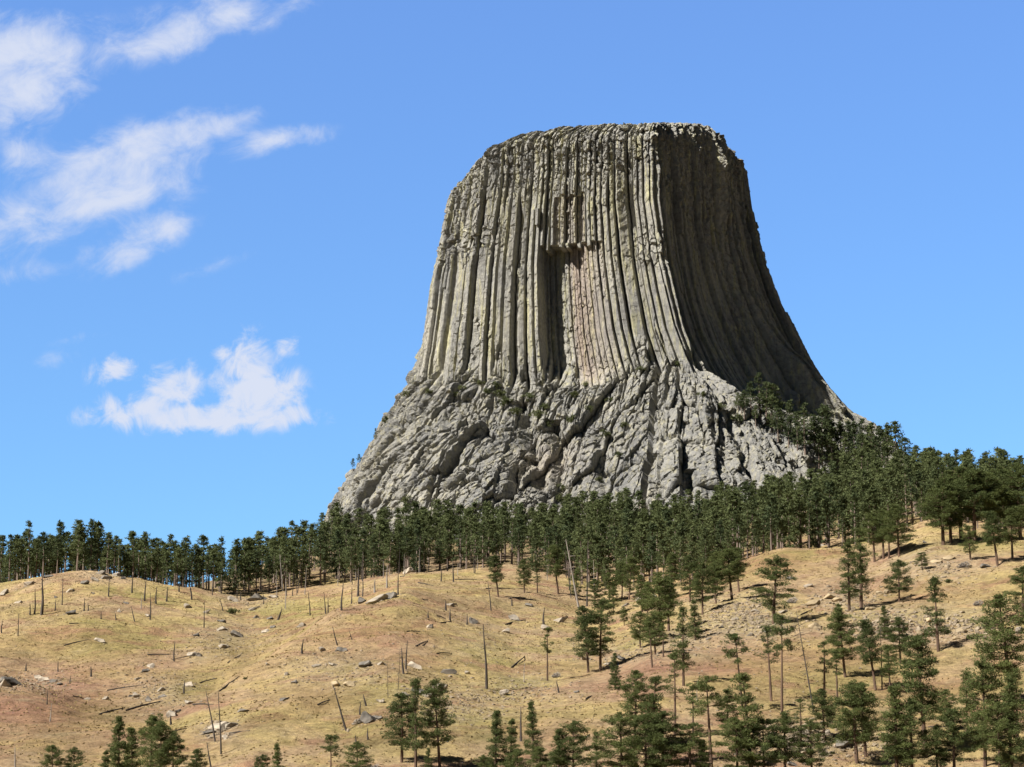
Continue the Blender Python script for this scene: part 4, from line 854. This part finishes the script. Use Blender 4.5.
import bmesh
def boulder_mesh(seed, mat, cuts=12, sub=3):
    rng = np.random.RandomState(seed); bm = bmesh.new(); bmesh.ops.create_icosphere(bm, subdivisions=sub, radius=1)
    V = np.array([v.co[:] for v in bm.verts]); 
    for _ in range(cuts):
        n = rng.normal(size=3); n /= np.linalg.norm(n); d = rng.uniform(.42, .8); e = V @ n - d; V -= np.clip(e, 0, None)[:, None] * n
    V *= 1 + .22 * fbm(V[:, 0] * 2.2 + 5, V[:, 1] * 1.7 + V[:, 2], seed, 3)[:, None]
    Fc = np.array([[v.index for v in f.verts] for f in bm.faces]); bm.free()
    return mesh_arrays('boulder', V, Fc, mat), V, Fc
BO = {c: [boulder_mesh(k + 10 * i, mt)[0] for k in range(5)] for i, (c, mt) in enumerate((('g', M_boulder), ('d', M_boulder_dark), ('y', M_sand)))}
BOUL = [(84, 584, 9), (101, 574, 10), (116, 575, 10), (106, 579, 10), (95, 581, 9), (122, 579, 6), (93, 594, 5), (18, 603, 8), (71, 614, 14), (4, 594, 11), (127, 604, 5), (119, 612, 6), (148, 616, 7), (56, 598, 5), (70, 592, 8), (50, 574, 9), (30, 585, 14),
 (101, 642, 12), (197, 636, 8), (222, 630, 11), (239, 637, 12), (224, 648, 13), (191, 655, 10), (198, 656, 8), (151, 667, 10), (144, 672, 8), (137, 680, 8), (138, 697, 10), (148, 701, 9), (161, 691, 8), (163, 697, 7), (190, 704, 13), (173, 716, 13), (178, 712, 8), (221, 730, 22), (212, 733, 12), (230, 728, 14), (226, 739, 10), (243, 712, 11), (190, 686, 10), (12, 683, 20), (4, 686, 12), (45, 681, 13), (53, 682, 9), (39, 679, 8), (59, 685, 7), (88, 700, 7), (105, 700, 6), (130, 697, 7),
 (233, 601, 11), (257, 600, 16), (253, 610, 10), (275, 598, 12), (222, 622, 8), (302, 627, 10), (270, 619, 8), (206, 613, 8), (188, 608, 9), (256, 618, 7), (266, 632, 8), (272, 628, 6),
 (346, 578, 9), (407, 573, 14), (363, 602, 12), (378, 602, 20), (390, 598, 14), (451, 606, 11), (429, 628, 9), (473, 623, 14), (515, 620, 14), (530, 606, 8), (560, 622, 16), (547, 630, 13), (510, 599, 5), (506, 632, 12),
 (340, 651, 10), (317, 667, 11), (333, 666, 9), (336, 686, 14, 'y'), (349, 686, 12, 'y'), (363, 667, 12), (382, 665, 10), (416, 668, 16), (449, 674, 18), (437, 692, 19), (417, 692, 18), (428, 697, 13), (503, 694, 17), (366, 722, 20), (358, 724, 12), (376, 719, 10), (381, 703, 9), (323, 651, 8), (295, 683, 9), (467, 674, 7), (576, 693, 6), (405, 696, 10), (286, 675, 7), (284, 700, 9), (268, 665, 6),
 (790, 579, 10), (809, 587, 10), (783, 613, 10), (812, 605, 14, 'y'), (828, 599, 15, 'y'), (816, 629, 15, 'y'), (908, 627, 10, 'y'), (881, 594, 9, 'y'), (890, 593, 9, 'y'), (838, 601, 12, 'y'), (961, 632, 13, 'y'), (978, 620, 12, 'y'), (1019, 633, 14), (970, 639, 8, 'y'), (957, 639, 8, 'y'), (986, 567, 12), (949, 560, 18, 'y'), (938, 563, 14, 'y'), (789, 757, 12), (824, 725, 10), (794, 766, 10), (738, 754, 8), (826, 734, 9), (845, 746, 22), (806, 735, 12), (783, 748, 10), (870, 610, 12, 'y'), (884, 632, 13, 'y'), (930, 622, 14, 'y'), (922, 634, 12, 'y'), (990, 628, 12, 'y'), (755, 612, 10), (735, 620, 8), (768, 632, 9), (750, 636, 8), (722, 628, 7), (708, 640, 7), (640, 600, 12), (626, 606, 9), (655, 597, 8), (622, 660, 10), (585, 660, 12), (608, 665, 8), (925, 543, 6), (822, 546, 7)]
ZB = [(lambda x, y: x < 80 and y < 660, 'on the far left meadow'), (lambda x, y: x < 130 and y < 588, 'in the pile on the left crest'), (lambda x, y: x < 160 and y < 660, 'on the meadow below the crest pile'), (lambda x, y: x < 70, 'in the dark outcrop at left edge'), (lambda x, y: x < 210 and y < 632, 'at the head of the left gully'), (lambda x, y: x < 285 and y < 622, 'in the saddle before the forest'), (lambda x, y: x < 320 and y < 640, 'along the gully beside the spur'),
 (lambda x, y: x < 255 and y < 660, 'in the middle of the left gully'), (lambda x, y: x < 125, 'low on the rusty slope'), (lambda x, y: x < 170, 'among the stones of the lower gully'), (lambda x, y: x < 205, 'in the gully bottom'), (lambda x, y: x < 260 and y > 720, 'in the grey outcrop near bottom left'), (lambda x, y: x < 305, 'on the near flank of the spur'), (lambda x, y: x < 400 and y < 620, 'at the forest edge on the spur'), (lambda x, y: x < 390 and y < 695, 'on the open flank of the spur'), (lambda x, y: x < 395, 'around the burnt stumps above bottom centre'),
 (lambda x, y: x < 480 and y > 655, 'in the group above the bottom centre pines'), (lambda x, y: x < 480, 'on the spur top at centre'), (lambda x, y: x < 570 and y < 640, 'on the central yellow meadow'), (lambda x, y: x < 660 and y > 640, 'in the stony centre ravine'), (lambda x, y: x < 670, 'at the forest mouth below the tower'), (lambda x, y: y > 715 and x < 800, 'among the dark rocks at bottom right'), (lambda x, y: y > 715, 'under the bottom right pines'), (lambda x, y: x < 800 and y > 600, 'in the pale scree'), (lambda x, y: x < 850 and y > 590, 'in the ledges right of the scree'), (lambda x, y: x < 830, 'on the round grassy knoll'), (lambda x, y: x < 900, 'on the ledge below the knoll'), (lambda x, y: y < 590, 'on the pale slope at the right crest'), (lambda x, y: x < 950, 'in the broken ledge above the clearing'), (lambda x, y: True, 'in the ledge at the right edge')]
bo_items = []
for k, bl_ in enumerate(BOUL):
    px, py, wp = bl_[:3]; cl = bl_[3] if len(bl_) > 3 else ('d' if (k * 7) % 5 < 2 else 'g'); z = next(p for f, p in ZB if f(px, py))
    sz = 'big' if wp >= 14 else 'small' if wp < 8.5 else 'middling'
    bo_items.append(dict(px=px, look=f"{sz} {dict(g='pale grey', d='dark grey', y='yellow sandstone')[cl]} boulder", zone=z, cl=cl))
for k, (bl_, it, lab) in enumerate(zip(BOUL, bo_items, ordinal_labels(bo_items, 'boulders'))):
    px, py, wp = bl_[:3]; P = ground(px, py, 345); s = wp * P[1] / F * (.6 if px < 400 else .55)
    o = obj('boulder', BO[it['cl']][k % 5], None, P + np.array((0, 0, s * .12))); o.scale = (s * rf.uniform(1.05, 1.35), s * rf.uniform(.8, 1.1), s * rf.uniform(.42, .75)); o.rotation_euler = (rf.gauss(.1, .15), rf.gauss(0, .18), rf.uniform(0, 6.28))
    tag(o, lab, 'boulder', 'boulders on the hillside')

# scree and loose stones: nobody could count them
rb = np.random.RandomState(3); stones = [boulder_mesh(200 + k, M_rubble, 7, 1) for k in range(4)]
rV = []; rF = []; rn = 0
for (cx, cy, rx, ry, n, smin, smax) in [(745, 618, 45, 20, 520, .25, .9), (690, 640, 30, 14, 140, .25, .7), (905, 626, 55, 13, 330, .3, 1.1), (970, 628, 40, 12, 160, .3, 1.0), (850, 600, 30, 16, 160, .3, 1.0), (940, 565, 35, 15, 180, .25, .9), (455, 705, 55, 16, 240, .2, .7), (530, 692, 40, 16, 160, .2, .7), (340, 670, 55, 16, 160, .2, .7), (225, 640, 40, 26, 170, .25, .8), (160, 690, 38, 22, 170, .25, .8), (220, 730, 16, 10, 60, .3, 1.0), (35, 684, 40, 10, 120, .25, .8), (255, 602, 40, 8, 90, .3, .8), (800, 742, 45, 16, 200, .3, 1.2), (860, 745, 40, 14, 110, .25, .9), (620, 655, 40, 12, 150, .25, .8), (645, 597, 25, 7, 60, .3, .8), (500, 640, 90, 25, 110, .2, .6), (130, 620, 110, 30, 90, .2, .6), (100, 578, 30, 5, 30, .3, .8), (512, 690, 330, 60, 250, .15, .5), (800, 690, 200, 60, 160, .15, .5)]:
    for _ in range(int(n * 1.7)):
        px = cx + rb.normal(0, .55) * rx; py = min(cy + rb.normal(0, .55) * ry, 785)
        if py < 560: continue
        P = ground(px, py, 345)
        if P[1] > 860: continue
        V, Fc = stones[rb.randint(4)][1:]; s = (.9 if cx > 680 else .78) * (smin + (smax - smin) * rb.rand() ** 2.6); th = rb.uniform(0, 6.28); c_, s_ = cos(th), sin(th)
        R_ = np.array(((c_, -s_, 0), (s_, c_, 0), (0, 0, 1))).T
        rV.append((V * np.array((1, .8, .6)) * s * rb.uniform(.7, 1.3, 3)) @ R_ + P + (0, 0, s * .1)); rF.append(Fc + rn); rn += len(V)
for bl_ in BOUL:
    B0 = ground(bl_[0], bl_[1], 345); bs = bl_[2] * B0[1] / F
    for _ in range(rb.randint(3, 8)):
        th = rb.uniform(0, 6.28); rr = bs * rb.uniform(.4, 1.5); V, Fc = stones[rb.randint(4)][1:]; x_, y_ = B0[0] + rr * cos(th), B0[1] + rr * sin(th)
        rV.append(V * np.array((1, .8, .6)) * bs * rb.uniform(.05, .2) * rb.uniform(.7, 1.3, 3) + (x_, y_, float(terrain(x_, y_)))); rF.append(Fc + rn); rn += len(V)
tag(obj('loose_stones', mesh_arrays('loose_stones', np.concatenate(rV), np.concatenate(rF), M_rubble)), 'pale loose stones and scree strewn over the hillside', 'stones', None, 'stuff')

# green and grey bushes on the hill
BG = [bush_mesh(40, M_bush), bush_mesh(41, M_grey)]
for (px, py, wp, g, lab) in [(232, 614, 12, 0, 'round green bush alone in the left gully'), (374, 772, 16, 1, 'grey leafless bush beside the pines at bottom centre'), (556, 678, 10, 1, 'grey bare bush on the reddish terrace'), (948, 583, 8, 0, 'small green bush on the pale slope at right'), (978, 606, 11, 1, 'grey twiggy bush on the rusty slope at right'), (792, 603, 12, 1, 'grey twiggy bush under the pine on the scree'), (964, 568, 12, 1, 'grey bare bush by the pale ledge at right'), (245, 680, 5, 0, 'tiny green bush on the spur flank'), (830, 480, 16, 1, 'brown dry bush on the ledge below the shady shoulder')]:
    P = ground(px, py, 345); o = obj('bush', BG[g], None, P); s = wp * P[1] / F / 2.0; o.scale = (s, s, s * .8); tag(o, lab, 'bush')

# tufts of dry grass that roughen the slope
rg = np.random.RandomState(17); n = 26000
Yg = 345 + 480 * rg.rand(n) ** 1.0; Xg = Yg * rg.uniform(-.235, .235, n); keep = fbm(Xg / 14, Yg / 14, 55, 3) > -.15
Xg, Yg = Xg[keep], Yg[keep]; Zg = terrain(Xg, Yg); n = len(Xg)
h_ = rg.uniform(.10, .30, n); w_ = rg.uniform(.2, .5, n); V = []
for k in range(2):
    th = rg.uniform(0, 6.28, n); dx, dy = np.cos(th) * w_, np.sin(th) * w_; lx, ly = rg.normal(0, .15, n), rg.normal(0, .15, n)
    V.append(np.stack([np.stack([Xg - dx, Yg - dy, Zg - .08], -1), np.stack([Xg + dx, Yg + dy, Zg - .08], -1), np.stack([Xg + lx, Yg + ly, Zg + h_], -1)], 1).reshape(-1, 3))
V = np.concatenate(V)
M_tuft = plain('straw_grass', (.23, .165, .07), (.36, .28, .13), .06, 1, 1)
tag(obj('grass_tufts', mesh_arrays('grass_tufts', V, np.arange(len(V)).reshape(-1, 3), M_tuft)), 'tufts of dry straw coloured grass all over the hillside', 'grass', None, 'stuff')

# low weeds and forbs
n = 3600; Yw = 345 + 480 * rg.rand(n); Xw = Yw * rg.uniform(-.235, .235, n); keep = fbm(Xw / 18, Yw / 18, 75, 3) > .0
Xw, Yw = Xw[keep], Yw[keep]; Cw = np.stack([Xw, Yw, terrain(Xw, Yw) + .1], -1)
V, Fc = tufts(Cw, rg.uniform(.12, .42, len(Cw)) * rg.uniform(.6, 1.1, len(Cw)), 14, .28, .09, rg, .6)
tag(obj('dry_weeds', mesh_arrays('dry_weeds', V, Fc, plain('weed_stems', (.10, .085, .035), (.21, .17, .085), .05, 1, 1))), 'low brown and olive weeds dotted through the grass', 'weeds', None, 'stuff')
